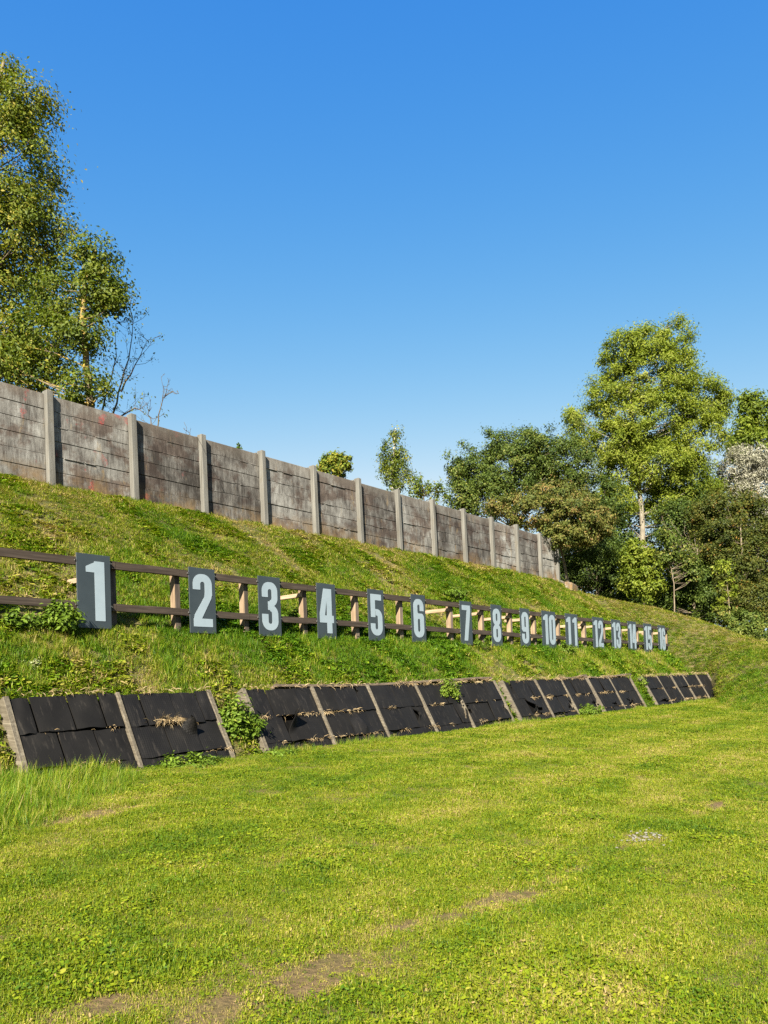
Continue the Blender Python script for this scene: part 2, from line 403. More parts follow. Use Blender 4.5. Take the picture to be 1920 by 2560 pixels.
for i in range(-1, len(PX) - 1):
    a = PX[i] if i >= 0 else PX[0] - 2.5; b = PX[i+1]
    for lv, hh in ((0, .135), (-.765, .13)):
        m = MB(); za = rail_top(a) - 2.1 + lv; zb = rail_top(b) - 2.1 + lv; j = random.uniform(-.004, .004)
        n = 4; vs = []; g = .004
        for k in range(n + 1):
            t = k / n; X = a + g + (b - a - 2*g) * t; z = za + (zb - za) * t + random.uniform(-.008, .008)
            vs += [(X, j, z - hh), (X, j + .088, z - hh), (X, j + .088, z), (X, j, z)]
        fs = []
        for k in range(n):
            q = 4*k
            fs += [(q, q+4, q+7, q+3), (q+3, q+7, q+6, q+2), (q+2, q+6, q+5, q+1), (q+1, q+5, q+4, q)]
        fs += [(0, 3, 2, 1), (4*n, 4*n+1, 4*n+2, 4*n+3)]
        m.add(vs, fs); m.build('rail', M_RAIL, fence)
for i, X in enumerate(PX):         # struts running back into the bank
    if i in (3, 4, 6, 7, 12): continue
    m = MB(); z0 = rail_top(X) - 2.1 - random.uniform(.20, .26); L = 1.55 + random.uniform(-.2, .5)
    m.box((X - .118, .11, z0 - .045), (X - .062, .11 + L, z0 + .045), .006, .008)
    b = m.build('brace', M_BRACE, fence)
m = MB(); X = PX[6]; m.tube([(X - .3, .9, .95), (X - .05, .75, .6), (X + .1, .6, .2)], [.055, .055, .05], 4); b = m.build('brace', M_BRACE, fence); b['label'] = 'short snapped strut hanging at a slant'

# digits: signed distance shapes, contoured into outlines
def rr(x, y, cx, cy, hw, hh, r):
    r = min(r, hw, hh); qx = np.abs(x - cx) - hw + r; qy = np.abs(y - cy) - hh + r
    return np.hypot(np.maximum(qx, 0), np.maximum(qy, 0)) + np.minimum(np.maximum(qx, qy), 0) - r
def bx(x, y, x0, x1, y0, y1): return np.maximum(np.maximum(x0 - x, x - x1), np.maximum(y0 - y, y - y1))
def poly(x, y, P):                 # convex polygon, counter-clockwise
    d = np.full_like(x, -9.0)
    for (ax, ay), (b_x, b_y) in zip(P, P[1:] + P[:1]):
        ex, ey = b_x - ax, b_y - ay; L = math.hypot(ex, ey)
        d = np.maximum(d, ((x - ax) * ey - (y - ay) * ex) / L)
    return d
U = np.minimum
def SUB(a, b): return np.maximum(a, -b)
W2, I2 = .225, .052
def digit_sdf(c, x, y):
    if c == '0': return SUB(rr(x,y,0,.5,W2,.5,.2), rr(x,y,0,.5,I2,.345,.05))
    if c == '1': return U(bx(x,y,-.01,.175,0,1), U(poly(x,y,[(-.165,.81),(.0,.81),(.0,.985),(-.165,.905)]), poly(x,y,[(-.01,.9),(.1,.9),(.1,1.0),(.02,1.0),(-.01,.98)])))
    if c == '2':
        ring = SUB(rr(x,y,0,.70,W2,.30,.2), rr(x,y,0,.66,I2,.195,.05))
        left = np.maximum(ring, bx(x,y,-.3,I2,.70,1.1)); right = np.maximum(ring, bx(x,y,-.0,.3,.60,1.1))
        dg = U(poly(x,y,[(I2-.02,.52),(.205,.55),(.225,.66),(I2,.66)]), poly(x,y,[(-.225,.10),(-.035,.15),(.205,.55),(.04,.57),(-.2,.22)]))
        return U(U(left, right), U(dg, bx(x,y,-.225,.225,0,.155)))
    if c in '38':
        b = U(rr(x,y,0,.745,.215,.255,.19), rr(x,y,0,.265,W2,.265,.2))
        b = SUB(SUB(b, rr(x,y,0,.74,I2,.115,.05)), rr(x,y,0,.265,I2,.13,.05))
        if c == '3':
            b = SUB(b, bx(x,y,-.4,-.055,.335,.685)); b = SUB(b, bx(x,y,-.4,0,.335,.42)); b = SUB(b, bx(x,y,-.4,0,.60,.685))
        return b
    if c == '4':
        return U(U(bx(x,y,.0,.165,0,1), bx(x,y,-.235,.225,.235,.40)), poly(x,y,[(-.235,.36),(-.075,.36),(.03,.9),(.03,1.0),(-.095,1.0),(-.235,.43)]))
    if c == '5':
        bowl = SUB(rr(x,y,0,.32,W2,.32,.2), rr(x,y,0,.315,I2,.17,.05))
        bowl = SUB(bowl, bx(x,y,-.4,-.03,.29,.60))
        return U(U(bx(x,y,-.21,.20,.855,1), bx(x,y,-.21,-.045,.44,1)), bowl)
    if c in '69':
        if c == '9': x, y = -x, 1 - y
        b = SUB(rr(x,y,0,.5,W2,.5,.2), rr(x,y,0,.315,I2,.17,.05))
        b = SUB(b, rr(x,y,0,.74,I2,.115,.05)); b = SUB(b, bx(x,y,.0,.4,.625,.69))
        return SUB(b, np.maximum(bx(x,y,.1,.4,.55,.64), -rr(x,y,0,.36,W2,.27,.12)))
    if c == '7': return U(bx(x,y,-.215,.215,.86,1), poly(x,y,[(-.13,0),(.05,0),(.215,.82),(.215,.9),(.045,.9)]))
def contour_loops(fn, step=.0085):
    xs = np.arange(-.26, .27, step); ys = np.arange(-.03, 1.035, step)
    X, Y = np.meshgrid(xs, ys, indexing='ij'); D = fn(X, Y) + 1e-7; IN = D < 0
    nxt = {}; pos = {}
    def ept(i, j, h):
        key = (i, j, h)
        if key not in pos:
            a = D[i, j]; b = D[i+1, j] if h else D[i, j+1]; t = a / (a - b)
            pos[key] = (xs[i] + (step*t if h else 0), ys[j] + (0 if h else step*t))
        return key
    for i in range(len(xs) - 1):
        for j in range(len(ys) - 1):
            c = (IN[i,j], IN[i+1,j], IN[i+1,j+1], IN[i,j+1])
            if all(c) or not any(c): continue
            E = [(i,j,1), (i+1,j,0), (i,j+1,1), (i,j,0)]
            en = []; ex = []
            for k in range(4):
                if c[k] and not c[(k+1) % 4]: ex.append(E[k])
                if not c[k] and c[(k+1) % 4]: en.append(E[k])
            for a, b in zip(ex, en): nxt[ept(*a)] = ept(*b)
    loops = []
    while nxt:
        k0 = next(iter(nxt)); k = k0; lp = []
        while k in nxt: lp.append(pos[k]); k = nxt.pop(k)
        if len(lp) > 6: loops.append(lp)
    return loops
DIG = {}
def digit_mesh(c):
    if c in DIG: return DIG[c]
    bm = bmesh.new(); H = 1.05
    for lp in contour_loops(lambda x, y: digit_sdf(c, x, y)):
        vs = [bm.verts.new((px * H, 0, py * H)) for px, py in lp]
        for a, b in zip(vs, vs[1:] + vs[:1]): bm.edges.new((a, b))
    bmesh.ops.triangle_fill(bm, edges=bm.edges[:], use_beauty=True, use_dissolve=False, normal=(0, -1, 0))
    fs = bm.faces[:]
    r = bmesh.ops.extrude_face_region(bm, geom=fs)
    for v in [e for e in r['geom'] if isinstance(e, bmesh.types.BMVert)]: v.co.y -= .004
    bmesh.ops.recalc_face_normals(bm, faces=bm.faces[:])
    me = bpy.data.meshes.new('digit'); bm.to_mesh(me); bm.free(); me.materials.append(M_DIGIT); DIG[c] = me
    return me
GAP_TXT = {1: 'at the near left end of the fence', 2: 'second in the row', 16: 'at the far end of the fence'}
for k, x in enumerate(SIGNX):
    n = k + 1; X = X_at(x, FD); wide = n >= 10
    Wd = (1.06 if n < 13 else 1.0) if wide else .65
    zt = rail_top(X) + .07 + random.uniform(-.012, .012)
    e = empty('number_board', (X, FD - .012 + math.sin(FLEAN) * .0, zt - 1.3), (-FLEAN, 0, R(random.uniform(-.6, .6))))
    y_off = math.tan(FLEAN) * (zt - 1.3 - 2.1)
    e.location.y += y_off
    tag(e, 'dark grey board with the pale %s %d on the timber fence' % ('numeral' if n < 10 else 'two digit number', n), 'number sign', 'number boards along the timber fence')
    m = MB(); m.box((-Wd/2, -.022, 0), (Wd/2, -.004, 1.3), .003); b = m.build('board', M_SIGN, e)
    txt = str(n)
    xs = [0] if not wide else [-.27 * Wd/1.06 - (0.02 if txt[1] == '1' else .0), .245 * Wd/1.06]
    if n == 1: xs = [.02]
    for c, cx in zip(txt, xs):
        o = bpy.data.objects.new('digit', digit_mesh(c)); COL.objects.link(o); o.parent = e; o.location = (cx, -.025, .13)
        if wide: o.scale.x = .98
    for sx in (-1, 1):
        for zz in (1.17, .40):
            m = MB(); m.tube([(sx*(Wd/2 + .012), -.03, zz), (sx*(Wd/2 + .012), .0, zz)], [.016, .016], 8); m.build('bolt', M_BOLT, e)

# ------------------------------------------------------------------ rubber mat racks at the foot of the bank
TB = (10.36, -.04); TT = (11.02, 1.10)
TILT = math.atan2(TT[1] - TB[1], TT[0] - TB[0]); LEN = math.hypot(TT[1] - TB[1], TT[0] - TB[0])
def mat_piece(x0, x1, y0, y1, lift=None, seed=0, tear=None):
    n = 15; r = random.Random(seed); th = .024
    V = []; bow = r.uniform(0, .035); tl = [r.uniform(-.012, .032) for _ in range(4)]; sk = [r.uniform(-.012, .012) for _ in range(4)]
    ph = r.uniform(0, 6)
    for side in (0, 1):
        for i in range(n):
            for j in range(n):
                u, v = i/(n-1), j/(n-1)
                z = bow * math.sin(math.pi*u) * (1 - v) + tl[0]*(1-u)*(1-v) + tl[1]*u*(1-v) + tl[2]*u*v*.5 + tl[3]*(1-u)*v*.5 + .006*math.sin(u*7 + ph)*math.sin(v*5 + ph)
                x = x0 + (x1 - x0)*u + (sk[0]*(1-v) if i in (0, n-1) else 0); y = y0 + (y1 - y0)*v + (sk[1]*u + sk[2]*(1-u)) + .006*math.sin(u*9 + ph)
                if lift:
                    cu, cv, amt, rad = lift; d = math.hypot(u - cu, v - cv); k = max(0, 1 - d/rad)
                    z += amt * k * k * (3 - 2*k); x -= (x - (x0 if cu > .5 else x1)) * .35 * k*k
                V.append((x, y, z + (th if side else 0)))
    f = []
    def I(s_, i, j): return s_*n*n + i*n + j
    gone = set()
    if tear:
        for i in range(n-1):
            for j in range(n-1):
                u, v = (i + .5)/(n-1), (j + .5)/(n-1); d = math.hypot((u - tear[0]), (v - tear[1])*.8); a_ = math.atan2(v - tear[1], u - tear[0])
                if d < tear[2]*(.75 + .35*math.sin(3*a_ + ph) + .3*math.sin(7*a_ + 2*ph)): gone.add((i, j))
    for i in range(n-1):
        for j in range(n-1):
            if (i, j) in gone: continue
            f.append((I(1,i,j), I(1,i+1,j), I(1,i+1,j+1), I(1,i,j+1))); f.append((I(0,i,j), I(0,i,j+1), I(0,i+1,j+1), I(0,i+1,j)))
            for (di, dj, p, q) in ((-1,0,(i,j+1),(i,j)), (1,0,(i+1,j),(i+1,j+1)), (0,-1,(i,j),(i+1,j)), (0,1,(i+1,j+1),(i,j+1))):
                a, b = i + di, j + dj
                if a < 0 or b < 0 or a >= n-1 or b >= n-1 or (a, b) in gone: f.append((I(0,*p), I(0,*q), I(1,*q), I(1,*p)))
    return V, f
SEAMS = []                          # world positions where straw gathers
def Xr(x): return X_at(x, TT[0])
RACKS = [
 (dict(posts=[8/.8641, 252/.8641, 449/.8641], tops=[[0,.17,.51,.82,1],[0,.19,.53,.85,1]], mids=[[0,.33,.67,1],[0,.35,.70,1]], lows=[[0,.3,.52,.8,1],[0,.35,.62,.85,1]],
       dim=[(0,2),(1,0)],  lift={(1,'mid',1): (1, 1, .27, .5)}, beam=None,
       label='nearest rubber mat rack, two bays, with straw caught on a torn flap')),
 (dict(posts=[606, 778, 916, 1035, 1130, 1233], tops=[[0,.28,.72,1],[0,.3,.75,1],[0,.45,.8,1],[0,.65,1],[0,.75,1]], mids=[[0,.38,.7,1],[0,.4,.75,1],[0,.4,.72,1],[0,.75,1],[0,.6,1]], lows=[[0,.3,.7,1],[0,.5,1],[0,.5,1],[0,.6,1],[0,1]],
       dim=[(0,0),(0,1),(1,1),(2,0),(3,1)], lift={(0,'mid',1): (0, 1, .32, .75), (1,'mid',1): (.4, .3, .07, .5), (3,'mid',1): (1, .8, .14, .7), (4,'mid',1): (1, .6, .06, .4), (2,'mid',2): (0, .6, .06, .4)}, beam=(690, 1233), tear={(3,'mid',1): (.85, .85, .42), (4,'mid',0): (.0, .95, .3), (2,'low',0): (.3, 1, .3), (0,'low',1): (.5, 1, .4), (1,'top',2): (.0, .9, .18), (4,'low',0): (.6, .9, .3)},
       label='long five bay rubber mat rack under a sagging beam, right of the weedy gap')),
 (dict(posts=[1254, 1335, 1400, 1462], tops=[[0,.2,.75,1],[0,.5,1],[0,.35,1]], mids=[[0,.4,1],[0,.5,1],[0,.55,1]], lows=[[0,.5,1],[0,.6,1],[0,1]],
       dim=[], lift={(0,'mid',1): (0, .5, .07, .5), (0,'top',0): (1, 1, .08, .6), (1,'mid',1): (1, .4, .08, .5), (2,'mid',1): (1, .4, .06, .4)}, beam=(1400, 1470), tear={(0,'mid',1): (.35, .15, .33), (1,'mid',1): (.8, .35, .3), (2,'mid',1): (.8, .3, .3), (0,'top',0): (.8, .9, .35), (1,'low',0): (.5, .9, .4)},
       label='three bay rubber mat rack below boards 7 to 11')),
 (dict(posts=[1467, 1519, 1571], tops=[[0,.5,1],[0,.4,1]], mids=[[0,1],[0,.6,1]], lows=[[0,.5,1],[0,1]], dim=[], lift={(1,'mid',0): (1, .3, .07, .4)}, beam=(1462, 1580), tear={(0,'mid',0): (.7, .05, .22), (1,'mid',0): (.7, .2, .25), (1,'low',0): (.6, .8, .4)},
       label='two bay rubber mat rack between the three bay rack and the last one')),
 (dict(posts=[1603, 1640, 1675, 1704, 1738, 1768], tops=[[0,.6,1],[0,1],[0,.5,1],[0,1],[0,1]], mids=[[0,1],[0,.5,1],[0,1],[0,1],[0,1]], lows=[[0,1]]*5, dim=[], lift={(0,'mid',0): (.7, 0, .07, .5)}, beam=None, tear={(0,'mid',0): (.6, .0, .25)},
       label='farthest rubber mat rack, five narrow bays ending below the last board')),
]
for ri, rk in enumerate(RACKS):
    Xs = [Xr(x) for x in rk['posts']]
    if ri == 0: Xs[0] = Xs[0] + .02
    root = empty('mat_rack', (Xs[0], TB[0], TB[1]), (TILT, 0, 0))
    tag(root, rk['label'], 'mat rack', 'rubber mat racks along the foot of the bank')
    rel = [X - Xs[0] for X in Xs]
    m = MB(); m.box((.03, -.1, -.085), (rel[-1] - .03, LEN - .06, -.06)); m.build('backing_board', M_BACK, root)
    for i, x in enumerate(rel):
        m = MB(); wd = .037 if 0 < i < len(rel) - 1 else .045
        m.box((x - wd, -.12, -.13 if 0 < i < len(rel)-1 else -.24), (x + wd, LEN + .03, .052 + random.uniform(-.008, .012)), .007, .008); m.build('timber_post', M_FRAME, root)
        if i in (0, len(rel) - 1) and ri in (1, 2, 3):     # side board closing the end of the rack
            m = MB(); sx = x - .085 if i == 0 else x + .06
            m.add([(sx, -.1, -.06), (sx, LEN, -.06), (sx, LEN - .15, -.42), (sx, .1, -.2), (sx + .025, -.1, -.06), (sx + .025, LEN, -.06), (sx + .025, LEN - .15, -.42), (sx + .025, .1, -.2)],
                  [(0,1,2,3), (7,6,5,4), (0,4,5,1), (1,5,6,2), (2,6,7,3), (3,7,4,0)]); m.build('side_board', M_FRAME, root)
    if rk['beam']:
        b0, b1 = Xr(rk['beam'][0]) - Xs[0], Xr(rk['beam'][1]) - Xs[0]
        m = MB(); n = 10; vs = []
        for k in range(n + 1):
            t = k/n; sag = -.045*math.sin(math.pi*t*1.6) + random.uniform(-.012, .012); X = b0 + (b1-b0)*t
            vs += [(X, LEN + .05 + sag, -.12), (X, LEN + .05 + sag, .03), (X, LEN + .105 + sag, .03), (X, LEN + .105 + sag, -.12)]
        fs = []
        for k in range(n):
            q = 4*k
            for a in range(4): fs.append((q + a, q + (a+1) % 4, q + 4 + (a+1) % 4, q + 4 + a))
        fs += [(3,2,1,0), (4*n, 4*n+1, 4*n+2, 4*n+3)]
        m.add(vs, fs); m.build('top_beam', M_BEAM, root)
    for b in range(len(rel) - 1):
        a0, a1 = rel[b] + .042, rel[b+1] - .042
        for rowname, y0, y1 in (('top', .755, LEN + random.uniform(-.01, .03)), ('mid', .205, .75), ('low', -.11, .20)):
            sp = rk[rowname + 's'][b]
            for q in range(len(sp) - 1):
                x0 = a0 + (a1-a0)*sp[q] + .012; x1 = a0 + (a1-a0)*sp[q+1] - .012
                dy = random.uniform(-.018, .018)
                V, f = mat_piece(x0, x1, y0 + dy, y1 + dy - .004, rk['lift'].get((b, rowname, q)), seed=ri*100 + b*10 + q, tear=rk.get('tear', {}).get((b, rowname, q)))
                z0 = random.uniform(-.012, .010) + (.016 if q % 2 else 0)
                V = [(x, y, z + z0 - .01) for x, y, z in V]
                o = mesh_obj('rubber_mat', V, f, M_MATD if (b == 1 if ri == 0 else (b + q + ri) % 3 != 2) else M_MAT, root)
            ct, st = math.cos(TILT), math.sin(TILT)
            SEAMS.append((Xs[0] + a0, Xs[0] + a1, TB[0] + ct*y1 - st*.03, TB[1] + st*y1 + ct*.03, rowname, ri))

# ------------------------------------------------------------------ foliage
def unit(v): return v / (np.linalg.norm(v, axis=-1, keepdims=True) + 1e-9)
def leaf_mesh(name, C, N, L, Wd, mat, parent, tone, r, droop=0.0, D=None):
    """one rhombic leaf (two folded halves) per centre; C centres, N normals, L lengths"""
    n = len(C); N = unit(N)
    d = D if D is not None else r.normal(size=(n, 3)); d[:, 2] -= droop
    d = unit(d - (d * N).sum(1, keepdims=True) * N); b = np.cross(N, d)
    L = L[:, None]; Wd = Wd[:, None]
    p0 = C - d*L*.5; p1 = C + b*Wd*.5 + N*L*.06; p2 = C + d*L*.5 - N*L*.08; p3 = C - b*Wd*.5 + N*L*.06
    V = np.stack([p0, p1, p2, p3], 1).reshape(-1, 3); i = np.arange(n)[:, None] * 4
    Fc = np.concatenate([i + np.array([[0, 1, 2]]), i + np.array([[0, 2, 3]])], 1).reshape(-1, 3)
    return mesh_obj(name, V, Fc, mat, parent, tone=np.repeat(tone, 4))

def blob(xd, yd, rx, ry, Z, dz=None):
    c = point(xd, yd, Z); k = Z / (F * .8641)
    return (np.array(c), np.array([rx*k, (dz if dz else (rx + ry)/2 * k), ry*k]))
def crown_points(blobs, nclump, r, shell=.55):
    vol = np.array([b[1].prod() ** .62 for b in blobs]); pick = r.choice(len(blobs), nclump, p=vol/vol.sum())
    d = unit(r.normal(size=(nclump, 3))); rad = (shell**3 + (1 - shell**3) * r.random(nclump)) ** (1/3)
    C = np.array([blobs[i][0] for i in pick]); RR = np.array([blobs[i][1] for i in pick])
    loc = d * rad[:, None] * RR
    # blob axes: x = across the view, y = depth, z = up
    ax = np.array([SP, -CP, 0]); ay = np.array([CP, SP, 0]); az = np.array([0, 0, 1.])
    P = C + loc[:, :1]*ax + loc[:, 1:2]*ay + loc[:, 2:]*az
    return P, unit((d[:, :1]*ax + d[:, 1:2]*ay + d[:, 2:]*az))

def tree(name, label, cat, base, spine, blobs, nclump, per, clump_r, leaf, mat, bark, seed, group=None, r0=.12, limbs=40, droop=.25, tmean=.45, tvar=.22,
         trunk_name='trunk', aspect=.5, shell=.5, up=.5, twig=.012, stretch=1.0, spikes=0, dens=1.75):
    r = np.random.default_rng(seed)
    root = empty(name, base); tag(root, label, cat, group); B = np.array(base, float)
    P, O = crown_points(blobs, nclump, r, shell)
    if spikes:                       # shoots standing out of the crown
        k = r.choice(nclump, spikes, replace=False); P[k] += np.array([0, 0, 1.]) * clump_r * r.uniform(.8, 2.6, (spikes, 1)) * (O[k][:, 2:] > -.2)
    m = MB(); sp0 = [np.array(p, float) for p in spine]; sp = [sp0[0]]
    for q0, q1 in zip(sp0, sp0[1:]): sp += [q0 + (q1 - q0)*t + r.normal(size=3)*.02*min(1, r0*5) for t in (.25, .5, .75, 1)]
    ns = len(sp)
    m.tube([Vector(p - B) for p in sp], [r0 * (1 - .8*i/(ns-1)) for i in range(ns)], 8)
    ks = r.choice(nclump, min(limbs, nclump), replace=False)
    for i in ks:
        t = P[i]; cand = [(np.linalg.norm(t - s) + (2.0 if s[2] > t[2] - .35*np.linalg.norm(t[:2]-s[:2]) else 0), j) for j, s in enumerate(sp)]
        s0 = sp[min(cand)[1]]; j = min(cand)[1]; mid = s0*.45 + t*.55; mid = mid + r.normal(size=3) * np.linalg.norm(t - s0) * .07; mid[2] -= .06*np.linalg.norm(t - s0)
        rb = max(twig, r0 * (1 - .8*j/(ns-1)) * .24)
        m.tube([Vector(s0 - B), Vector(mid - B), Vector(t - B)], [rb, rb*.6, twig*.5], 5, False)
    m.build(trunk_name, bark, root, smooth=True)
    per = int(per * dens); leaf = leaf * 1.12
    n = nclump * per; ci = np.repeat(np.arange(nclump), per)
    sz = clump_r * r.uniform(.6, 1.35, nclump)
    g = r.normal(size=(n, 3)) * .5; g[:, 2] *= .8 * stretch
    C = P[ci] + g * sz[ci][:, None]
    N = O[ci] * .6 + unit(g) * .5 + r.normal(size=(n, 3)) * .55; N[:, 2] += up
    L = leaf * r.uniform(.6, 1.3, n)
    ct = r.normal(size=nclump) * tvar * .6
    tone = np.clip(tmean + ct[ci] + r.normal(size=n) * tvar * .7, 0, 1)
    leaf_mesh('crown', C - B, N, L, L * aspect, mat, root, tone, r, droop)
    return root

FOL = {
 'ash':   foliage_mat('ash_leaf', [(0,(.035,.062,.009)), (.4,(.092,.128,.013)), (.75,(.175,.205,.022)), (1,(.32,.27,.035))]),
 'bright':foliage_mat('bright_leaf', [(0,(.07,.11,.012)), (.45,(.165,.215,.02)), (.8,(.26,.30,.035)), (1,(.32,.33,.06))], trans=.42),
 'dark':  foliage_mat('dark_leaf', [(0,(.026,.050,.009)), (.5,(.072,.108,.015)), (.85,(.145,.175,.030)), (1,(.24,.215,.05))], trans=.25),
 'rust':  foliage_mat('rusty_leaf', [(0,(.05,.075,.014)), (.45,(.12,.135,.024)), (.75,(.18,.155,.038)), (1,(.24,.14,.05))], trans=.25),
 'autumn':foliage_mat('autumn_leaf', [(0,(.035,.052,.010)), (.5,(.085,.102,.016)), (.85,(.155,.14,.024)), (1,(.25,.13,.025))], trans=.3),
 'yellow':foliage_mat('yellow_leaf', [(0,(.06,.10,.015)), (.5,(.14,.19,.02)), (.8,(.24,.26,.03)), (1,(.36,.28,.04))]),
 'silver':foliage_mat('silver_leaf', [(0,(.15,.15,.09)), (.5,(.32,.31,.22)), (1,(.50,.47,.40))], trans=.2, tcol=(1,1,.8)),
 'cream': foliage_mat('cream_flower', [(0,(.10,.16,.03)), (.35,(.22,.26,.08)), (.7,(.48,.47,.26)), (1,(.58,.56,.38))], trans=.2, tcol=(1,1,.8)),
 'weed':  foliage_mat('weed_leaf', [(0,(.055,.10,.010)), (.5,(.115,.185,.015)), (.85,(.18,.26,.026)), (1,(.27,.30,.05))]),
}
V3 = Vector
def P3(xd, yd, Z): return tuple(point(xd, yd, Z))

# left trees, behind the wall
tree('ash_tree', 'tallest tree at the left edge, yellow green crown reaching above everything behind the wall', 'tree', P3(-95, 905, 25), [P3(-95, 905, 25), P3(-80, 760, 25), P3(-60, 600, 25), P3(-45, 420, 25), P3(-20, 260, 25), P3(8, 130, 25)],
     [blob(12, 150, 26, 42, 25), blob(-20, 225, 85, 65, 25), blob(60, 250, 62, 70, 25), blob(0, 360, 128, 120, 25), blob(15, 510, 138, 120, 25), blob(-60, 480, 150, 160, 25), blob(-20, 650, 160, 120, 25), blob(-90, 760, 150, 95, 25), blob(20, 745, 100, 80, 24.5)],
     820, 66, .50, .105, FOL['ash'], M_BARK, 11, 'ash trees behind the wall', r0=.24, limbs=150, tmean=.64, droop=.5, shell=.55, dens=1.35)
tree('ash_tree', 'smaller dark green tree with an orange lichen trunk rising behind the second wall post', 'tree', P3(197, 930, 22.6), [P3(197, 930, 22.6), P3(195, 860, 22.6), P3(186, 770, 22.6), P3(178, 690, 22.6), P3(185, 610, 22.6), P3(205, 540, 22.6)],
     [blob(208, 555, 48, 42, 22.8), blob(222, 620, 52, 55, 22.8), blob(140, 645, 75, 70, 23), blob(165, 720, 60, 45, 22.4), blob(90, 720, 70, 60, 23), blob(85, 805, 75, 40, 23), blob(178, 835, 60, 38, 22.2), blob(245, 640, 25, 30, 22.5), blob(20, 770, 60, 40, 23)],
     260, 58, .36, .105, FOL['ash'], M_BARKL, 12, 'ash trees behind the wall', r0=.135, limbs=60, tmean=.48, droop=.5, shell=.4, twig=.011, dens=1.3)

def twig_shrub(name, label, stems, seed, r0, leaves, mat, leaf=.09, nt_=10, length=.7):
    r = np.random.default_rng(seed); base = stems[0][0]
    root = empty(name, base); tag(root, label, 'shrub'); m = MB(); tips = []
    B = V3(base)
    for st in stems:
        pts = [V3(p) for p in st]; k = len(pts)
        fine = []
        for i in range(k - 1):
            for t in (0, .33, .66): fine.append(pts[i].lerp(pts[i+1], t) + V3(r.normal(size=3)) * .02)
        fine.append(pts[-1]); nf = len(fine)
        m.tube([p - B for p in fine], [max(.005, r0 * (1 - .93*i/(nf-1))) for i in range(nf)], 6, False)
        for q in range(nt_):
            i = int(r.integers(nf//5, nf)); p = fine[i]; d = V3(r.normal(size=3)); d.z = abs(d.z) * .9 + .25; d = (V3((SP, -CP, 0)) * d.x + V3((CP, SP, 0)) * d.y * .6 + V3((0, 0, d.z))).normalized()
            L = length * r.uniform(.4, 1.25) * (1.15 - .5*i/nf)
            a = p + d*L*.5 + V3(r.normal(size=3))*L*.08; e = a + (d + V3((0, 0, .35))).normalized()*L*.5
            m.tube([p - B, a - B, e - B], [.0085, .006, .0035], 4, False); tips += [a, e]
            for s in range(3):
                d2 = (d + V3(r.normal(size=3))*.6).normalized(); st_ = p.lerp(e, r.uniform(.3, .9)); en = st_ + d2*L*r.uniform(.2, .4)
                m.tube([st_ - B, en - B], [.005, .003], 3, False); tips.append(en)
    m.build('stem', M_TWIG, root, smooth=True)
    if leaves:
        T = np.array([tips[i] for i in r.integers(0, len(tips), leaves)]) + r.normal(size=(leaves, 3))*.07 - np.array(base)
        N = r.normal(size=(leaves, 3)); N[:, 2] += .6; L = leaf * r.uniform(.6, 1.2, leaves)
        leaf_mesh('leaves', T, N, L, L*.5, mat, root, np.clip(r.normal(.5, .25, leaves), 0, 1), r, .4)
    return root
twig_shrub('bare_shrub', 'thin half bare shrub with upright dead stems right of the lichen trunk tree', [
    [P3(240, 915, 24.1), P3(258, 850, 24.1), P3(278, 775, 24.1), P3(288, 700, 24.1), P3(281, 655, 24.1)],
    [P3(215, 905, 24.3), P3(235, 840, 24.3), P3(252, 770, 24.4), P3(250, 700, 24.4)],
    [P3(240, 915, 24.1), P3(290, 880, 23.8), P3(330, 905, 23.6)],
    [P3(262, 845, 24.1), P3(292, 790, 23.9), P3(318, 735, 23.8)]], 31, .032, 420, FOL['ash'], nt_=13, length=.75)
twig_shrub('bare_shrub', 'small leafless shrub standing alone above the third wall panel', [[P3(338, 935, 23.6), P3(346, 880, 23.6), P3(352, 845, 23.6), P3(348, 815, 23.6)], [P3(350, 860, 23.6), P3(372, 845, 23.6), P3(386, 850, 20.8)], [P3(330, 930, 23.6), P3(322, 895, 23.6), P3(318, 872, 23.6)]], 33, .02, 0, None, nt_=5, length=.42)
twig_shrub('bare_shrub', 'tiny bare twigs peeping over the wall left of the third post', [[P3(405, 950, 23.6), P3(402, 928, 23.6), P3(398, 912, 23.6)], [P3(408, 950, 23.6), P3(412, 925, 23.6)]], 35, .010, 0, None, nt_=2, length=.2)
tree('sprig', 'tiny green sprig growing on the wall top above the fourth panel', 'plant', P3(517, 975, 24.2), [P3(517, 975, 24.2), P3(517, 962, 24.2)], [blob(517, 965, 5, 7, 24.2)], 8, 5, .05, .075, FOL['weed'], M_TWIG, 41, r0=.006, limbs=6, trunk_name='stem', twig=.004)
tree('bush', 'round yellow green bush showing over the middle of the wall', 'bush', P3(722, 1085, 38), [P3(722, 1085, 38), P3(722, 1030, 38), P3(720, 1000, 38)], [blob(722, 1008, 33, 24, 38), blob(708, 1000, 22, 14, 38), blob(738, 998, 20, 16, 38), blob(722, 990, 12, 12, 38), blob(662, 1006, 6, 5, 38)],
     70, 40, .22, .15, FOL['yellow'], M_BARK, 42, r0=.05, limbs=25, tmean=.6, tvar=.3)
tree('birch_tree', 'slender birch with a white trunk beyond the wall', 'tree', P3(848, 1110, 50), [P3(848, 1110, 50), P3(848, 1040, 50), P3(850, 985, 50), P3(854, 925, 50)],
     [blob(852, 940, 13, 22, 50), blob(846, 970, 26, 24, 50), blob(868, 990, 22, 22, 50), blob(840, 1010, 24, 32, 50), blob(866, 1020, 22, 26, 50), blob(850, 1045, 24, 24, 50), blob(832, 985, 12, 20, 50)],
     130, 26, .34, .13, FOL['ash'], M_BIRCH, 43, r0=.10, limbs=40, tmean=.5, droop=1.2, shell=.3, stretch=1.4, twig=.014)
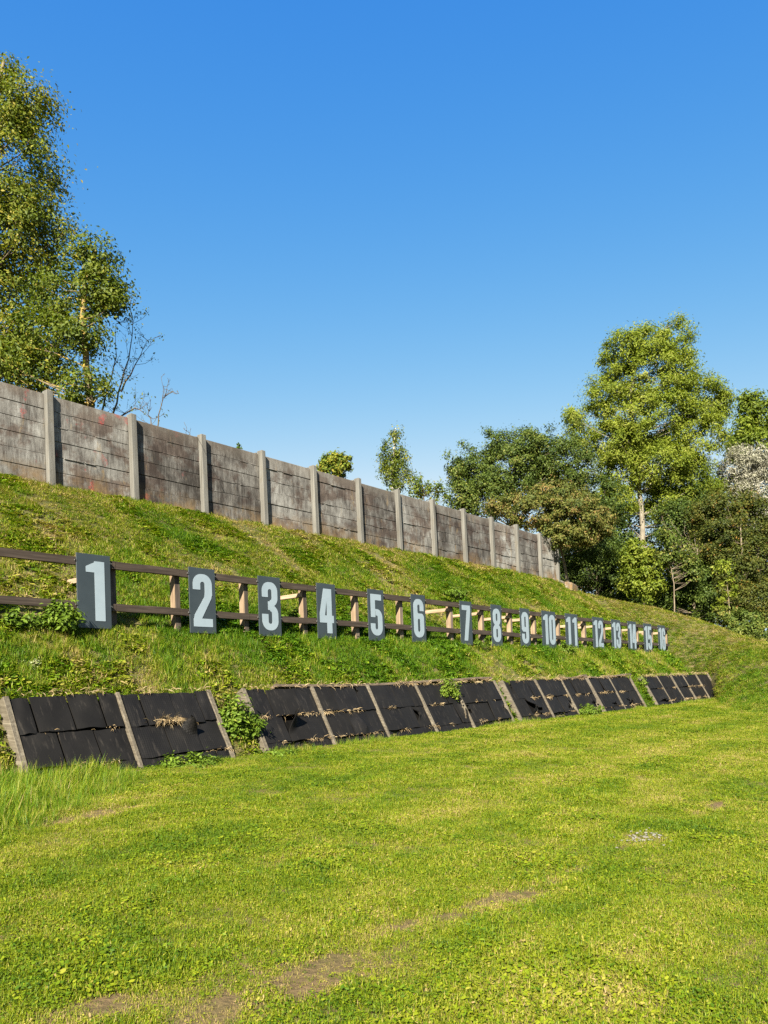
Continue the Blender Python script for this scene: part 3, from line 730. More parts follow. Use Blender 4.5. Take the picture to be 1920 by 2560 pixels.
tree('sapling', 'loose pale yellow shoots between the birch and the dark tree', 'sapling', P3(918, 1110, 46), [P3(918, 1110, 46), P3(914, 1060, 46), P3(908, 1020, 46)],
     [blob(905, 1050, 16, 30, 46), blob(925, 1062, 12, 22, 46), blob(948, 1062, 12, 26, 46), blob(890, 1050, 10, 26, 46), blob(965, 1075, 10, 12, 46)], 60, 16, .2, .14, FOL['yellow'], M_TWIG, 44, r0=.04, limbs=40, tmean=.5, trunk_name='stem', stretch=2.2, tvar=.3)

# woods at the right
tree('tree', 'broad dark green tree overtopping the far end of the wall', 'tree', P3(1120, 1220, 47), [P3(1120, 1220, 47), P3(1115, 1120, 47), P3(1110, 1050, 47), P3(1115, 990, 47)],
     [blob(1100, 1015, 95, 70, 47), blob(1030, 1030, 60, 50, 46.5), blob(1175, 990, 70, 48, 47), blob(1000, 1070, 36, 36, 46), blob(1060, 1080, 70, 40, 46), blob(1220, 1010, 70, 60, 47.5), blob(1120, 960, 60, 30, 47), blob(985, 1015, 26, 16, 46)],
     560, 74, .42, .125, FOL['dark'], M_BARK, 51, r0=.16, limbs=110, tmean=.5, shell=.6, spikes=90)
tree('shrub', 'rusty green shrub spilling over the last wall panels', 'shrub', P3(1228, 1265, 42.6), [P3(1228, 1265, 42.6), P3(1215, 1200, 42), P3(1200, 1140, 41.6), P3(1190, 1090, 41.6)],
     [blob(1150, 1105, 80, 40, 40.9, 1.5), blob(1225, 1125, 72, 52, 41.2, 1.8), blob(1090, 1092, 40, 22, 40.6, .9), blob(1200, 1080, 70, 40, 42, 1.6), blob(1265, 1110, 45, 50, 42, 1.6), blob(1205, 1160, 46, 22, 40.4, 1.0), blob(1250, 1160, 40, 22, 41, 1.0), blob(1290, 1130, 40, 36, 43, 1.6), blob(1245, 1150, 50, 26, 43.5, 2.2)],
     470, 74, .30, .115, FOL['rust'], M_BARK, 52, r0=.09, limbs=60, tmean=.45, shell=.6, droop=1.1, up=.35, tvar=.28)
tree('tall_ash_tree', 'tallest tree of the right hand wood, bright green crown over a bare pale trunk', 'tree', P3(1394, 1230, 52), [P3(1394, 1230, 52), P3(1388, 1140, 52), P3(1381, 1040, 52), P3(1368, 940, 52), P3(1362, 860, 52), P3(1372, 780, 52), P3(1420, 720, 52)],
     [blob(1405, 745, 52, 46, 52), blob(1458, 730, 38, 42, 52), blob(1345, 765, 50, 46, 52), blob(1410, 815, 105, 65, 52), blob(1320, 850, 58, 50, 52), blob(1475, 800, 36, 50, 52), blob(1510, 860, 58, 52, 52), blob(1548, 870, 26, 44, 52), blob(1400, 905, 125, 70, 52.5), blob(1290, 900, 34, 34, 52), blob(1240, 905, 20, 40, 52), blob(1500, 950, 76, 60, 52), blob(1320, 950, 66, 46, 52.5), blob(1440, 1010, 82, 60, 52.5), blob(1335, 1020, 46, 55, 52), blob(1500, 1030, 48, 50, 52), blob(1430, 1085, 66, 40, 53.5), blob(1340, 1080, 40, 36, 52.5), blob(1490, 1095, 50, 36, 52.5), blob(1390, 970, 60, 40, 53.5), blob(1425, 1000, 64, 56, 51), blob(1335, 960, 62, 50, 51.5), blob(1325, 1085, 48, 50, 51.5), blob(1460, 1100, 66, 50, 52), blob(1520, 1080, 50, 50, 52.5), blob(1250, 945, 22, 18, 52)],
     1300, 66, .50, .175, FOL['bright'], M_PALE, 53, r0=.20, limbs=150, tmean=.60, shell=.6, droop=.9, up=.7, aspect=.34, twig=.02)
tree('tree', 'tree behind the silvery willow at the right edge, loose green crown', 'tree', P3(1640, 1260, 62), [P3(1640, 1260, 62), P3(1638, 1050, 62), P3(1632, 920, 62)],
     [blob(1620, 880, 26, 36, 62), blob(1655, 905, 34, 42, 62), blob(1605, 940, 30, 36, 62), blob(1640, 970, 50, 40, 62), blob(1590, 980, 20, 24, 62)], 170, 40, .6, .24, FOL['bright'], M_BARK, 54, r0=.2, limbs=50, tmean=.36, droop=.8)
tree('willow_tree', 'silvery grey willow at the right edge of the wood', 'tree', P3(1640, 1260, 54), [P3(1640, 1260, 54), P3(1635, 1130, 54), P3(1625, 1040, 54)],
     [blob(1605, 1000, 50, 38, 54), blob(1650, 1000, 40, 40, 54), blob(1570, 1025, 28, 24, 54), blob(1640, 1060, 60, 44, 54), blob(1655, 1110, 40, 40, 53), blob(1600, 1050, 46, 34, 54.5), blob(1640, 1120, 30, 30, 52.5)], 330, 52, .38, .17, FOL['silver'], M_BARK, 55, r0=.14, limbs=50, aspect=.28, tmean=.5, up=.6, droop=-.6, stretch=1.3)
tree('tree', 'brown tinged dark tree filling the right edge below the willow', 'tree', P3(1610, 1400, 46), [P3(1610, 1400, 46), P3(1608, 1280, 46), P3(1600, 1140, 46)],
     [blob(1570, 1090, 60, 36, 47.5), blob(1620, 1130, 60, 50, 47), blob(1555, 1160, 56, 60, 47.5), blob(1640, 1215, 56, 62, 46), blob(1580, 1230, 50, 60, 47), blob(1640, 1295, 60, 50, 45), blob(1590, 1290, 46, 40, 46), blob(1530, 1110, 40, 34, 48)], 520, 70, .42, .125, FOL['autumn'], M_BARK, 56, r0=.15, limbs=80, tmean=.42, shell=.6, tvar=.27)
tree('shrub', 'bright yellow green hazel bush in front of the tall trunk', 'shrub', P3(1392, 1320, 46.5), [P3(1392, 1320, 46.5), P3(1390, 1270, 46.5), P3(1385, 1200, 46.5)],
     [blob(1378, 1195, 34, 30, 46.5), blob(1395, 1225, 40, 36, 46.5), blob(1372, 1250, 36, 36, 46.5), blob(1405, 1270, 28, 30, 46.5), blob(1360, 1210, 24, 26, 46.5)], 150, 40, .36, .17, FOL['bright'], M_TWIG, 57, r0=.05, limbs=60, tmean=.55, droop=.6, trunk_name='stem')
tree('sapling', 'pale leaved sapling with a forked grey stem right of the hazel', 'sapling', P3(1457, 1325, 45.5), [P3(1457, 1325, 45.5), P3(1456, 1260, 45.5), P3(1448, 1220, 45.5), P3(1455, 1170, 45.5)],
     [blob(1450, 1165, 30, 30, 45.5), blob(1480, 1190, 28, 30, 45.5), blob(1440, 1205, 30, 24, 45.5), blob(1465, 1225, 34, 26, 46), blob(1490, 1240, 24, 30, 46)], 90, 34, .34, .14, FOL['dark'], M_BARK, 58, r0=.04, limbs=40, tmean=.62, shell=.3)
tree('sapling', 'thin young sapling with big bright leaves at the edge of the bank', 'sapling', P3(1577, 1345, 43), [P3(1577, 1345, 43), P3(1574, 1290, 43), P3(1568, 1240, 43)],
     [blob(1566, 1225, 16, 16, 43), blob(1570, 1260, 20, 14, 43), blob(1572, 1290, 20, 12, 43), blob(1560, 1310, 14, 10, 43)], 26, 22, .26, .17, FOL['bright'], M_BARK, 59, r0=.035, limbs=26, tmean=.6, droop=.8)
tree('bramble_bush', 'low bramble spilling down the bank top at the right edge', 'bramble', P3(1625, 1400, 41.5), [P3(1625, 1400, 41.5), P3(1625, 1370, 41.5), P3(1628, 1350, 41.5)],
     [blob(1610, 1345, 44, 26, 42), blob(1645, 1365, 40, 26, 41), blob(1570, 1330, 36, 16, 43), blob(1665, 1385, 36, 18, 40), blob(1600, 1365, 30, 12, 41.5)], 210, 40, .24, .13, FOL['dark'], M_TWIG, 60, r0=.02, limbs=40, tmean=.66, shell=.6, trunk_name='stem')
tree('shrub', 'deep green bush, darkened for shade, behind the wall end', 'bush', P3(1290, 1290, 50.5), [P3(1290, 1290, 50.5), P3(1290, 1230, 50.5), P3(1285, 1170, 50)],
     [blob(1275, 1225, 60, 50, 51), blob(1235, 1245, 50, 36, 51), blob(1225, 1200, 44, 40, 47), blob(1290, 1180, 50, 44, 46), blob(1315, 1240, 44, 50, 51), blob(1320, 1160, 46, 60, 49.5), blob(1300, 1090, 50, 60, 49), blob(1340, 1275, 36, 26, 50)], 340, 64, .46, .14, FOL['dark'], M_BARK, 61, r0=.09, limbs=60, tmean=.30, shell=.6)  # low leaf tone puts the shade under the overhang into the colour
tree('shrub', 'dim undergrowth shrub between the sapling and the brown tree', 'bush', P3(1500, 1340, 47), [P3(1500, 1340, 47), P3(1500, 1280, 47), P3(1505, 1200, 47)],
     [blob(1500, 1270, 50, 50, 48), blob(1530, 1300, 40, 36, 46.5), blob(1440, 1290, 44, 24, 48), blob(1530, 1190, 40, 60, 49), blob(1460, 1130, 50, 50, 50.5), blob(1500, 1100, 40, 46, 51)], 320, 66, .48, .14, FOL['dark'], M_BARK, 62, r0=.09, limbs=60, tmean=.38, shell=.6)
# the wood behind, one mass
r = np.random.default_rng(77)
bl = [blob(1290, 1180, 110, 90, 58), blob(1420, 1240, 110, 80, 59), blob(1540, 1210, 110, 110, 60), blob(1650, 1200, 110, 150, 60), blob(1770, 1160, 120, 200, 58), blob(1340, 1280, 150, 50, 57), blob(1520, 1320, 120, 50, 55), blob(1350, 1300, 70, 20, 52), blob(1460, 1325, 80, 20, 51), blob(1560, 1352, 80, 22, 49), blob(1650, 1385, 70, 22, 47)]
Pq, Oq = crown_points(bl, 1300, r, .55); ci = np.repeat(np.arange(1300), 40); n = len(ci)
C = Pq[ci] + r.normal(size=(n, 3)) * .42; N = Oq[ci]*.6 + r.normal(size=(n, 3))*.6; N[:, 2] += .5; L = .3 * r.uniform(.6, 1.3, n)
wd = leaf_mesh('woodland', C, N, L, L*.5, FOL['dark'], None, np.clip(r.normal(.35, .2, n), 0, 1), r, .3)
tag(wd, 'shaded wood behind the right hand trees', kind='stuff')

# ------------------------------------------------------------------ grass
def blade(base, ang, L, wd, lean, curl, seg=3):
    d = np.array([math.cos(ang), math.sin(ang), 0]); s_ = np.array([-d[1], d[0], 0]); V = []; p = np.array(base, float); th = lean
    for k in range(seg + 1):
        wk = wd * (1 - (k/seg) ** 1.6) * .5
        if k < seg: V += [p - s_*wk, p + s_*wk]
        else: V += [p]
        st = L/seg; p = p + st * (d*math.sin(th) + np.array([0, 0, math.cos(th)])); th += curl/seg
    Fc = [(2*k, 2*k+1, 2*k+3, 2*k+2) for k in range(seg-1)] + [(2*seg-2, 2*seg-1, 2*seg)]
    return V, Fc
def tuft(name, mat, n, L, wd, spread, lean, curl, seed, clover=0, seg=3, wind=None):
    r = random.Random(seed); m = MB(); bt = []
    for k in range(n):
        a = r.uniform(0, 2*math.pi); q = spread * math.sqrt(r.random())
        b = r.uniform(0, 2*math.pi) if wind is None else r.gauss(wind, 1.0)
        V, Fc = blade((q*math.cos(a), q*math.sin(a), -.01), b, L*r.uniform(.5, 1.2), wd*r.uniform(.7, 1.3), abs(r.gauss(0, lean)), r.uniform(.2, 1)*curl, seg); m.add(V, Fc); bt += [r.gauss(0, .18) + (.3 if r.random() < .08 else 0)] * len(V)
    for k in range(clover):
        a = r.uniform(0, 2*math.pi); q = spread*1.1*math.sqrt(r.random()); c = V3((q*math.cos(a), q*math.sin(a), L*r.uniform(.25, .7)))
        nrm = V3((r.gauss(0, .35), r.gauss(0, .35), 1)).normalized(); u = nrm.orthogonal().normalized(); v = nrm.cross(u); rd = wd*r.uniform(.7, 1.15); e = r.uniform(1.2, 2.4)
        m.add([c + (u*math.cos(t)*e + v*math.sin(t))*rd for t in [i*math.pi/3 for i in range(6)]], [(0,1,2,3,4,5)]); bt += [r.gauss(-.06, .13)] * 6
    me = bpy.data.meshes.new(name); me.from_pydata(m.v, [], m.f); me.materials.append(mat)
    me.attributes.new('blade', 'FLOAT', 'POINT').data.foreach_set('value', bt)
    return bpy.data.objects.new(name, me)
def scatter(name, P, rot, scl, tone, idx_, protos, label):
    c = bpy.data.collections.new(name + '_kinds')
    for k, o in enumerate(protos): o.name = name + '_tuft_%02d' % k; c.objects.link(o)
    me = bpy.data.meshes.new(name); me.vertices.add(len(P)); me.vertices.foreach_set('co', np.asarray(P, np.float32).ravel())
    for nm, ty, dat, key in (('rot','FLOAT_VECTOR',rot,'vector'), ('scl','FLOAT_VECTOR',scl,'vector'), ('tone','FLOAT',tone,'value'), ('idx','INT',idx_,'value')):
        a = me.attributes.new(nm, ty, 'POINT'); a.data.foreach_set(key, np.ascontiguousarray(dat, np.int32 if ty == 'INT' else np.float32).ravel())
    o = bpy.data.objects.new(name, me); COL.objects.link(o); tag(o, label, kind='stuff')
    g = bpy.data.node_groups.new(name, 'GeometryNodeTree')
    g.interface.new_socket('Geometry', in_out='INPUT', socket_type='NodeSocketGeometry'); g.interface.new_socket('Geometry', in_out='OUTPUT', socket_type='NodeSocketGeometry')
    N = g.nodes.new; gi = N('NodeGroupInput'); go = N('NodeGroupOutput'); ip = N('GeometryNodeInstanceOnPoints'); ci = N('GeometryNodeCollectionInfo')
    ci.inputs['Collection'].default_value = c; ci.inputs['Separate Children'].default_value = True; ci.inputs['Reset Children'].default_value = True
    g.links.new(gi.outputs[0], ip.inputs['Points']); g.links.new(ci.outputs[0], ip.inputs['Instance']); ip.inputs['Pick Instance'].default_value = True
    for nm, ty, sock in (('rot','FLOAT_VECTOR','Rotation'), ('scl','FLOAT_VECTOR','Scale'), ('idx','INT','Instance Index')):
        na = N('GeometryNodeInputNamedAttribute'); na.data_type = ty; na.inputs['Name'].default_value = nm; g.links.new(na.outputs[0], ip.inputs[sock])
    g.links.new(ip.outputs[0], go.inputs[0])
    md = o.modifiers.new('grass', 'NODES'); md.node_group = g
    return o
GR = foliage_mat('lawn_blade', [(0,(.055,.115,.005)), (.35,(.138,.200,.006)), (.65,(.235,.262,.010)), (.87,(.35,.30,.06)), (1,(.38,.27,.12))], inst=True, trans=.28, rough=.5)
GB = foliage_mat('bank_blade', [(0,(.062,.145,.006)), (.35,(.135,.222,.008)), (.6,(.245,.275,.014)), (.84,(.36,.305,.07)), (1,(.40,.29,.13))], inst=True, trans=.28, rough=.5)

# lawn: short mown tufts, thinner and larger further away
def view_coords(x, y): return x*CP + y*SP, x*SP - y*CP         # depth, lateral
def in_frame(x, y, lo, hi, marg=.7):
    z, l = view_coords(x, y); return (z > lo) & (z < hi) & (np.abs(l) < z*.4896 + marg)
TOE = np.array([(-20, 10.45), (38.9, 10.5)])
def lawn_mask(x, y):
    m = (y < 10.34)
    for (ax, ay), (b_x, b_y) in (((38.9,10.55),(33.2,8.8)), ((33.2,8.8),(29.6,7.4)), ((29.6,7.4),(26.9,5.8)), ((26.9,5.8),(25,0))):
        pass
    # right-hand toe as a function of y
    ty = np.array([-14, 0, 5.8, 7.4, 8.8, 10.0, 10.55]); tx = np.array([24, 25, 26.9, 29.6, 33.2, 37.0, 38.9])
    return m & (x < np.interp(y, ty, tx) + .8)
PATCH = [(700, 2108, .30, .15), (620, 2140, .2, .10), (500, 2190, .26, .13), (1105, 1940, .42, .13), (1155, 1918, .3, .09), (860, 2003, .22, .08), (985, 1975, .2, .07), (235, 2170, .2, .1), (1540, 1745, .45, .09), (1385, 1812, .3, .12), (1040, 1955, .25, .08), (150, 1775, .5, .12), (240, 1755, .35, .1), (1240, 1880, .25, .07), (560, 2170, .15, .08)]
PATCHW = [(on_lawn(a, b), c, d) for a, b, c, d in PATCH]
def bareness(x, y):
    o = np.zeros_like(x)
    for p, rx, ry in PATCHW:
        # long axis along the row
        o = np.maximum(o, np.exp(-(((x - p.x)/ (rx*1.15))**2 + ((y - p.y)/(ry*1.6))**2)))
    return np.clip(o * (1.0 + 2.2*(fnoise(x, y, .2, 21) - .5)), 0, 1)
pts = []
for lo, hi, dens in ((2.6, 6, 1900), (6, 9, 1200), (9, 14, 640), (14, 22, 320), (22, 44, 160)):
    n = int(dens * (hi*hi - lo*lo) * .62)
    z = np.sqrt(rng.uniform(lo*lo, hi*hi, n)); l = rng.uniform(-1, 1, n) * (z*.4896 + .6)
    x = z*CP + l*SP; y = z*SP - l*CP
    k = lawn_mask(x, y); pts.append(np.stack([x[k], y[k], z[k]], 1))
Q = np.concatenate(pts); x, y, zd = Q.T
b = bareness(x, y); k = rng.random(len(x)) > np.clip(b*1.0 - .1, 0, .72)
x, y, zd, b = x[k], y[k], zd[k], b[k]; n = len(x)
stripe = .5 + .5*np.sin(2*math.pi*(y + .35*vnoise(x, y, 6, 2)) / 1.55)
tone = .42 + .34*(fnoise(x, y, 1.4, 30) - .5)*1.5 + .55*(fnoise(x, y, .25, 33) - .5) + .20*(stripe - .5) + rng.normal(size=n)*.13 + .62*b*(rng.random(n) < .8)
dryband = np.clip((fnoise(x, y, 3.2, 36) - .50)*3, 0, 1)
tone += .13*dryband
tone = np.clip(tone, 0, 1)
hgt = (.45 + .75*vnoise(x, y, .5, 40) + .55*vnoise(x, y, .17, 41)**2) * (1 - .55*b) * (1 - .2*np.clip((y - 9.4)/.8, 0, 1)) * np.interp(zd, [3, 10, 25, 40], [.92, 1.05, 1.35, 1.6])
wid = hgt * np.interp(zd, [3, 10, 25, 40], [1.0, 1.15, 1.6, 2.1])
P = np.stack([x, y, lawn_z(x, y)], 1); rot = np.stack([rng.normal(size=n)*.12, rng.normal(size=n)*.12, rng.uniform(0, 6.28, n)], 1)
prot = [tuft('t', GR, 24, .044, .0046, .055, .8, 1.1, 100 + i, clover=(4 if i % 2 else 1), seg=2) for i in range(10)] + [tuft('t', GR, 14, .048, .0066, .055, .9, .8, 150 + i, clover=7, seg=2) for i in range(3)]
pi = rng.integers(0, 10, n); broad = (vnoise(x, y, .8, 50) > .6) & (rng.random(n) < .17); pi[broad] = rng.integers(10, 13, broad.sum())
scatter('lawn_grass', P, rot, np.stack([wid, wid, hgt], 1), tone, pi, prot, 'short mown yellow green lawn grass')

# bank grass: longer, patchy
A = BK[:-1,:-1]; Bq = BK[1:,:-1]; Cq = BK[1:,1:]; Dq = BK[:-1,1:]
cen = (A + Bq + Cq + Dq)/4; area = .5*np.linalg.norm(np.cross(Cq - A, Dq - Bq), axis=-1)
zz, ll = view_coords(cen[...,0], cen[...,1])
vis = (zz > 3) & (zz < 62) & (np.abs(ll) < zz*.4896 + 1.5) & (cen[...,2] > -.06) & (cen[...,1] < 21)
dens = np.interp(zz, [10, 16, 24, 36, 50], [420, 300, 200, 140, 110]) * vis * area
behind = (cen[...,1] > 18.6) & (cen[...,0] < 38.5); dens[behind] = 0
cnt = rng.poisson(dens); ii = np.repeat(np.arange(cnt.size), cnt.ravel()); n = len(ii)
u, v = rng.random(n)[:, None], rng.random(n)[:, None]
fa, fb, fc, fd = (q.reshape(-1, 3)[ii] for q in (A, Bq, Cq, Dq))
P = (fa*(1-u) + fb*u)*(1-v) + (fd*(1-u) + fc*u)*v
x, y, z = P.T; zd, _ = view_coords(x, y)
inrack = (y > 10.38) & (y < 11.12) & (z < 1.2)
rack_spans = [(Xr(rk['posts'][0]) - .1, Xr(rk['posts'][-1]) + .08) for rk in RACKS]
onr = np.zeros(n, bool)
for a, b_ in rack_spans: onr |= (x > a) & (x < b_)
k = ~(inrack & onr); iu = ii // (nv - 1)
dry = fnoise(x, y*.8, 1.5, 60); dry2 = fnoise(x, y, .45, 63)
thin = np.clip((dry - .56)*4, 0, .6); k &= rng.random(n) > thin
P = P[k]; iu = iu[k]; x, y, z = P.T; zd = zd[k]; dry = dry[k]; dry2 = dry2[k]; n = len(x)
A_side = np.clip((sum(segs[:4]) + 1 - iu)/2, 0, 1); B_side = 1 - A_side
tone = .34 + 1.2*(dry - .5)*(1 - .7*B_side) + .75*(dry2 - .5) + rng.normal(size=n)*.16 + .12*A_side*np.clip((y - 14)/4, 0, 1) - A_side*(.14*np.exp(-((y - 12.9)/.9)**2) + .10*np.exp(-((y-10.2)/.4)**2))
edge = np.exp(-((y - 18.0)/.35)**2) * A_side; tone += .35*edge*rng.random(n)
cp = np.array([q[10][:2] for q in ribs[5:]]); dc = np.full(n, 9.)
for (ax_, ay_), (bx_, by_) in zip(cp[:-1], cp[1:]):
    tt = np.clip(((x - ax_)*(bx_ - ax_) + (y - ay_)*(by_ - ay_)) / ((bx_ - ax_)**2 + (by_ - ay_)**2), 0, 1)
    dc = np.minimum(dc, np.hypot(x - ax_ - tt*(bx_ - ax_), y - ay_ - tt*(by_ - ay_)))
tone += .32*B_side*np.exp(-(dc/1.3)**2)*(.4 + fnoise(x, y, 2.0, 70))
tone = np.clip(tone, 0, 1)
lush = np.clip(1.25 - dry*1.1, .3, 1.2)*A_side + .55*B_side
hgt = (.40 + .60*lush*vnoise(x, y, .6, 80) + .45*vnoise(x, y, .24, 82)**2) * (1 + A_side*.5*np.exp(-((y - 12.3)/.5)**2) + A_side*.35*np.clip((vnoise(x, y, .9, 88) - .55)*4, 0, 1)) * (1 - .3*A_side*np.clip((y - 14)/3, 0, 1)) * np.where((y < 10.5) & (A_side > .5), .35, 1) * (1 - .3*B_side)
long_l = np.clip((8.0 - x)/1.5, 0, 1) * (y < 10.6); hgt *= 1 + .8*long_l
wid = np.interp(zd, [10, 20, 35, 50], [1.0, 1.25, 1.7, 2.1]) * (.8 + .4*rng.random(n))
rot = np.stack([rng.normal(size=n)*.18 + .12, rng.normal(size=n)*.18, rng.uniform(0, 6.28, n)], 1)
prot = [tuft('t', GB, 17, .15, .0075, .075, .6, 1.2, 200 + i, clover=(5 if i % 3 == 0 else 0)) for i in range(8)] + [tuft('t', GB, 8, .12, .016, .08, .8, .9, 260 + i, clover=14) for i in range(4)]
pi = rng.integers(0, 8, n); broad = (vnoise(x, y, .7, 85) > .58) & (rng.random(n) < .55) & (A_side > .5); pi[broad] = rng.integers(8, 12, broad.sum())
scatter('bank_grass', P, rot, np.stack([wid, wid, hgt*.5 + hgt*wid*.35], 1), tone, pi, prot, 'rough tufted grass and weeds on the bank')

# long grass fringe at the foot of the racks and under the boards
xs, ys, hs2, ts = [], [], [], []
def fringe(x0, x1, y0, y1, n, h, t, dx=0):
    X = rng.uniform(x0, x1, n); Y = rng.uniform(y0, y1, n); xs.append(X); ys.append(Y); hs2.append(h*rng.uniform(.5, 1.2, n)); ts.append(np.clip(rng.normal(t, .17, n), 0, 1))
fringe(2.2, 6.6, 7.2, 10.4, 3400, 1.15, .3); fringe(5.5, 12, 9.6, 10.3, 600, .30, .33); fringe(12, 38, 9.95, 10.30, 1100, .33, .33)
fringe(9.6, 38, 9.9, 10.36, 2600, .62, .36); fringe(6, 38.5, 12.15, 12.42, 1500, .72, .35); fringe(6, 38, 11.15, 11.6, 1600, .55, .40)
fringe(10, 38, 17.95, 18.12, 500, .6, .8); fringe(38, 46, 9, 17, 1, .8, .6)
x = np.concatenate(xs); y = np.concatenate(ys); h = np.concatenate(hs2); t = np.concatenate(ts)
lim = 7.35 + (x - 4.0)*.78 + .5*(vnoise(x, y, .5, 91) - .5); k = ~((x < 6.61) & (y < 10.4) & (y < lim)); h = np.where((x < 6.61) & (y < 10.4), h*np.clip(.45 + (y - lim)*.5, .4, 1), h)
k &= ~((h > .28) & (x > 9.5) & (y > 9.85) & (y < 10.37) & (vnoise(x, y*.6, .9, 95) < .56)); x, y, h, t = x[k], y[k], h[k], t[k]; n = len(x)
from mathutils.bvhtree import BVHTree
bvh = BVHTree.FromPolygons([tuple(p) for p in BK.reshape(-1, 3)], [tuple(int(i) for i in q) for q in qf])
def ground_z(px, py):
    hit = bvh.ray_cast(V3((px, py, 30)), V3((0, 0, -1)))
    return max(hit[0].z if hit[0] else 0, 0)
P = np.array([(a, b_, ground_z(a, b_) - .01) for a, b_ in zip(x, y)])
rot = np.stack([rng.normal(size=n)*.15, rng.normal(size=n)*.15, rng.uniform(0, 6.28, n)], 1)
prot = [tuft('t', GB, 15, .27, .0065, .05, .42, 1.3, 300 + i) for i in range(7)]
scatter('long_grass', P, rot, np.stack([h*.9, h*.9, h], 1), t, rng.integers(0, 7, n), prot, 'long uncut grass along the racks and the fence foot')

# dead straw caught on the rack seams and the rim above them
GS = foliage_mat('straw_blade', [(0,(.22,.15,.07)), (.6,(.40,.29,.15)), (1,(.55,.43,.25))], trans=.2, tcol=(1,.9,.7))
r = np.random.default_rng(5); Vs, Fs, Ts = [], [], []
def straw(px, py, pz, n, L, spread, down=.6):
    for _ in range(n):
        p = np.array([px + r.normal()*spread, py + r.normal()*.02, pz + r.normal()*.015]); d = unit(np.array([r.normal()*.8, -.35 + r.normal()*.3, -down + r.normal()*.5]))
        l = L*r.uniform(.4, 1.2); s_ = unit(np.cross(d, r.normal(size=3)))*.0035*r.uniform(.7, 1.5); q = p + d*l*.5 + np.array([0, -.02, .02]); e = q + unit(d + np.array([r.normal()*.4, 0, -.3]))*l*.5
        i = len(Vs)*1; b_ = sum(len(v) for v in Vs); Vs.append(np.array([p - s_, p + s_, q + s_, q - s_, e])); Fs.append([(b_, b_+1, b_+2, b_+3), (b_+3, b_+2, b_+4)]); Ts.append([r.random()]*5)
for (a0, a1, yy, z_, rown, ri) in SEAMS:
    k = int(r.integers(1, 6)) if ri else 2
    for _ in range(k):
        if r.random() < .75: straw(r.uniform(a0, a1), yy - .01, z_ + .01, int(r.integers(4, 34)), r.uniform(.06, .14), r.uniform(.02, .24))
    if rown == 'top':
        for _ in range(7): straw(r.uniform(a0, a1), yy + .03, z_ + .05, 12, .12, .12, .15)
p = point(360, 1558, depth_at(360/.8641, 10.75))
straw(p.x, p.y - .02, p.z + .02, 260, .16, .13, .3); straw(p.x + .22, p.y - .03, p.z - .02, 60, .12, .08, .2)
fl = []
for f_ in Fs: fl += f_
o = mesh_obj('straw', np.concatenate(Vs), fl, GS, tone=np.concatenate(Ts)); tag(o, 'dead straw caught on the rubber mats', kind='stuff')

# leafy weeds: each clump a plant of its own
def weed(label, xd, yd, D, rx, ry, n, leaf, seed, tmean=.5, mat='weed', z0=None, name='weed_clump', depth=None):
    Z = depth_at(xd/.8641, D); c = np.array(point(xd, yd, Z)); k = Z/(F*.8641)
    gz = ground_z(c[0], c[1]); base = (c[0], c[1], min(gz, c[2] - ry*k*.6))
    bl = [(c, np.array([rx*k, depth or .8*rx*k, ry*k])), (c + np.array([.3*rx*k, .05, -.4*ry*k]), np.array([rx*k*.8, .6*rx*k, ry*k*.7])), (c + np.array([-.4*rx*k, 0, -.35*ry*k]), np.array([rx*k*.6, .5*rx*k, ry*k*.6]))]
    return tree(name, label, 'weed', base, [base, tuple(np.array(base)*.4 + c*.6), tuple(c)], bl, max(12, n//14), 14, leaf*1.5, leaf, FOL[mat], M_TWIG, seed, None, r0=.008, limbs=20, tmean=tmean, trunk_name='stem', twig=.004, shell=.3, up=.9, droop=.2)
weed('tall nettle green weeds filling the gap between the two nearest racks', 505, 1555, 10.75, 38, 50, 1700, .085, 401, .5)
weed('low weeds creeping beside the left post of the five bay rack', 545, 1560, 10.6, 22, 34, 500, .07, 402, .5)
weed('bright green weed cushion hanging over the beam of the five bay rack', 967, 1488, 10.88, 32, 22, 1500, .055, 403, .66)
weed('leafy bush growing right below board 11', 1222, 1402, 12.35, 22, 15, 700, .075, 404, .5)
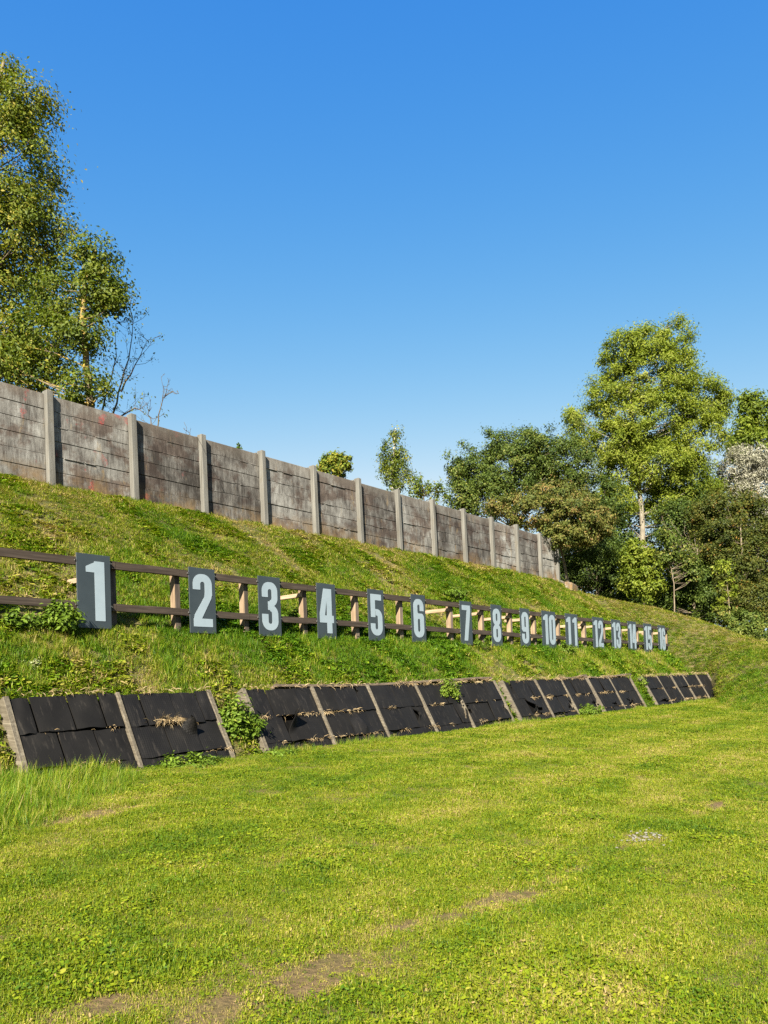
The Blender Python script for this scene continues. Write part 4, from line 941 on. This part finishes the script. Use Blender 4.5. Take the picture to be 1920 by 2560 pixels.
weed('broad leaved weeds at the lower left of board 1', 135, 1330, 12.45, 40, 30, 900, .085, 405, .5)
weed('dark weeds under the lower rail at the left edge', 40, 1340, 12.7, 50, 24, 700, .08, 406, .4)
weed('small weeds between boards 7 and 8', 1040, 1388, 12.4, 24, 10, 320, .07, 407, .4)
weed('green tangle in the gap before the farthest rack', 1388, 1478, 10.95, 15, 22, 420, .07, 408, .58)
weed('weed tuft on the rim of the three bay rack', 1352, 1463, 11.1, 14, 9, 260, .05, 409, .5)
weed('green weeds at the foot of the three bay rack, right end', 1275, 1533, 10.2, 40, 12, 900, .06, 410, .55)
weed('leafy weeds at the foot of the nearest rack, right end', 410, 1652, 10.1, 85, 20, 2400, .06, 411, .5)
weed('broad dock leaves at the lower left lawn edge', 100, 1765, 9.2, 26, 16, 160, .12, 412, .6)
weed('low weeds at the foot of the five bay rack', 600, 1636, 10.1, 75, 14, 1600, .055, 413, .45)
weed('pale flowering weed on the bank at the left edge', 68, 1438, 11.9, 34, 14, 420, .04, 414, .5, mat='cream')
weed('dark green weed behind the fence between boards 3 and 4', 640, 1325, 13.0, 28, 14, 420, .09, 415, .4)
weed('dark weed patch on the bank above board 7', 985, 1280, 14.3, 32, 8, 420, .09, 416, .4)

# pale stones lying in the lawn
r = np.random.default_rng(9); m = MB(); c = on_lawn(1385, 1812)
for _ in range(60):
    px, py = c.x + r.normal()*.17, c.y + r.normal()*.10; sz = r.uniform(.006, .018)
    bm = bmesh.new(); bmesh.ops.create_icosphere(bm, subdivisions=1, radius=sz)
    for v in bm.verts: v.co = V3((v.co.x*r.uniform(.8, 1.5), v.co.y*r.uniform(.7, 1.2), v.co.z*.55)) + V3((px, py, .012))
    bm.verts.index_update(); m.add([v.co[:] for v in bm.verts], [[v.index for v in f.verts] for f in bm.faces]); bm.free()
s = NT('pale_stone'); s.principled(s.ramp(s.noise(s.pos(), 20, 3), [(.3,(.13,.12,.095)),(.7,(.24,.225,.195))]), .9); tag(m.build('pale_gravel', s.m), 'pale gravel patch in the lawn', kind='stuff')
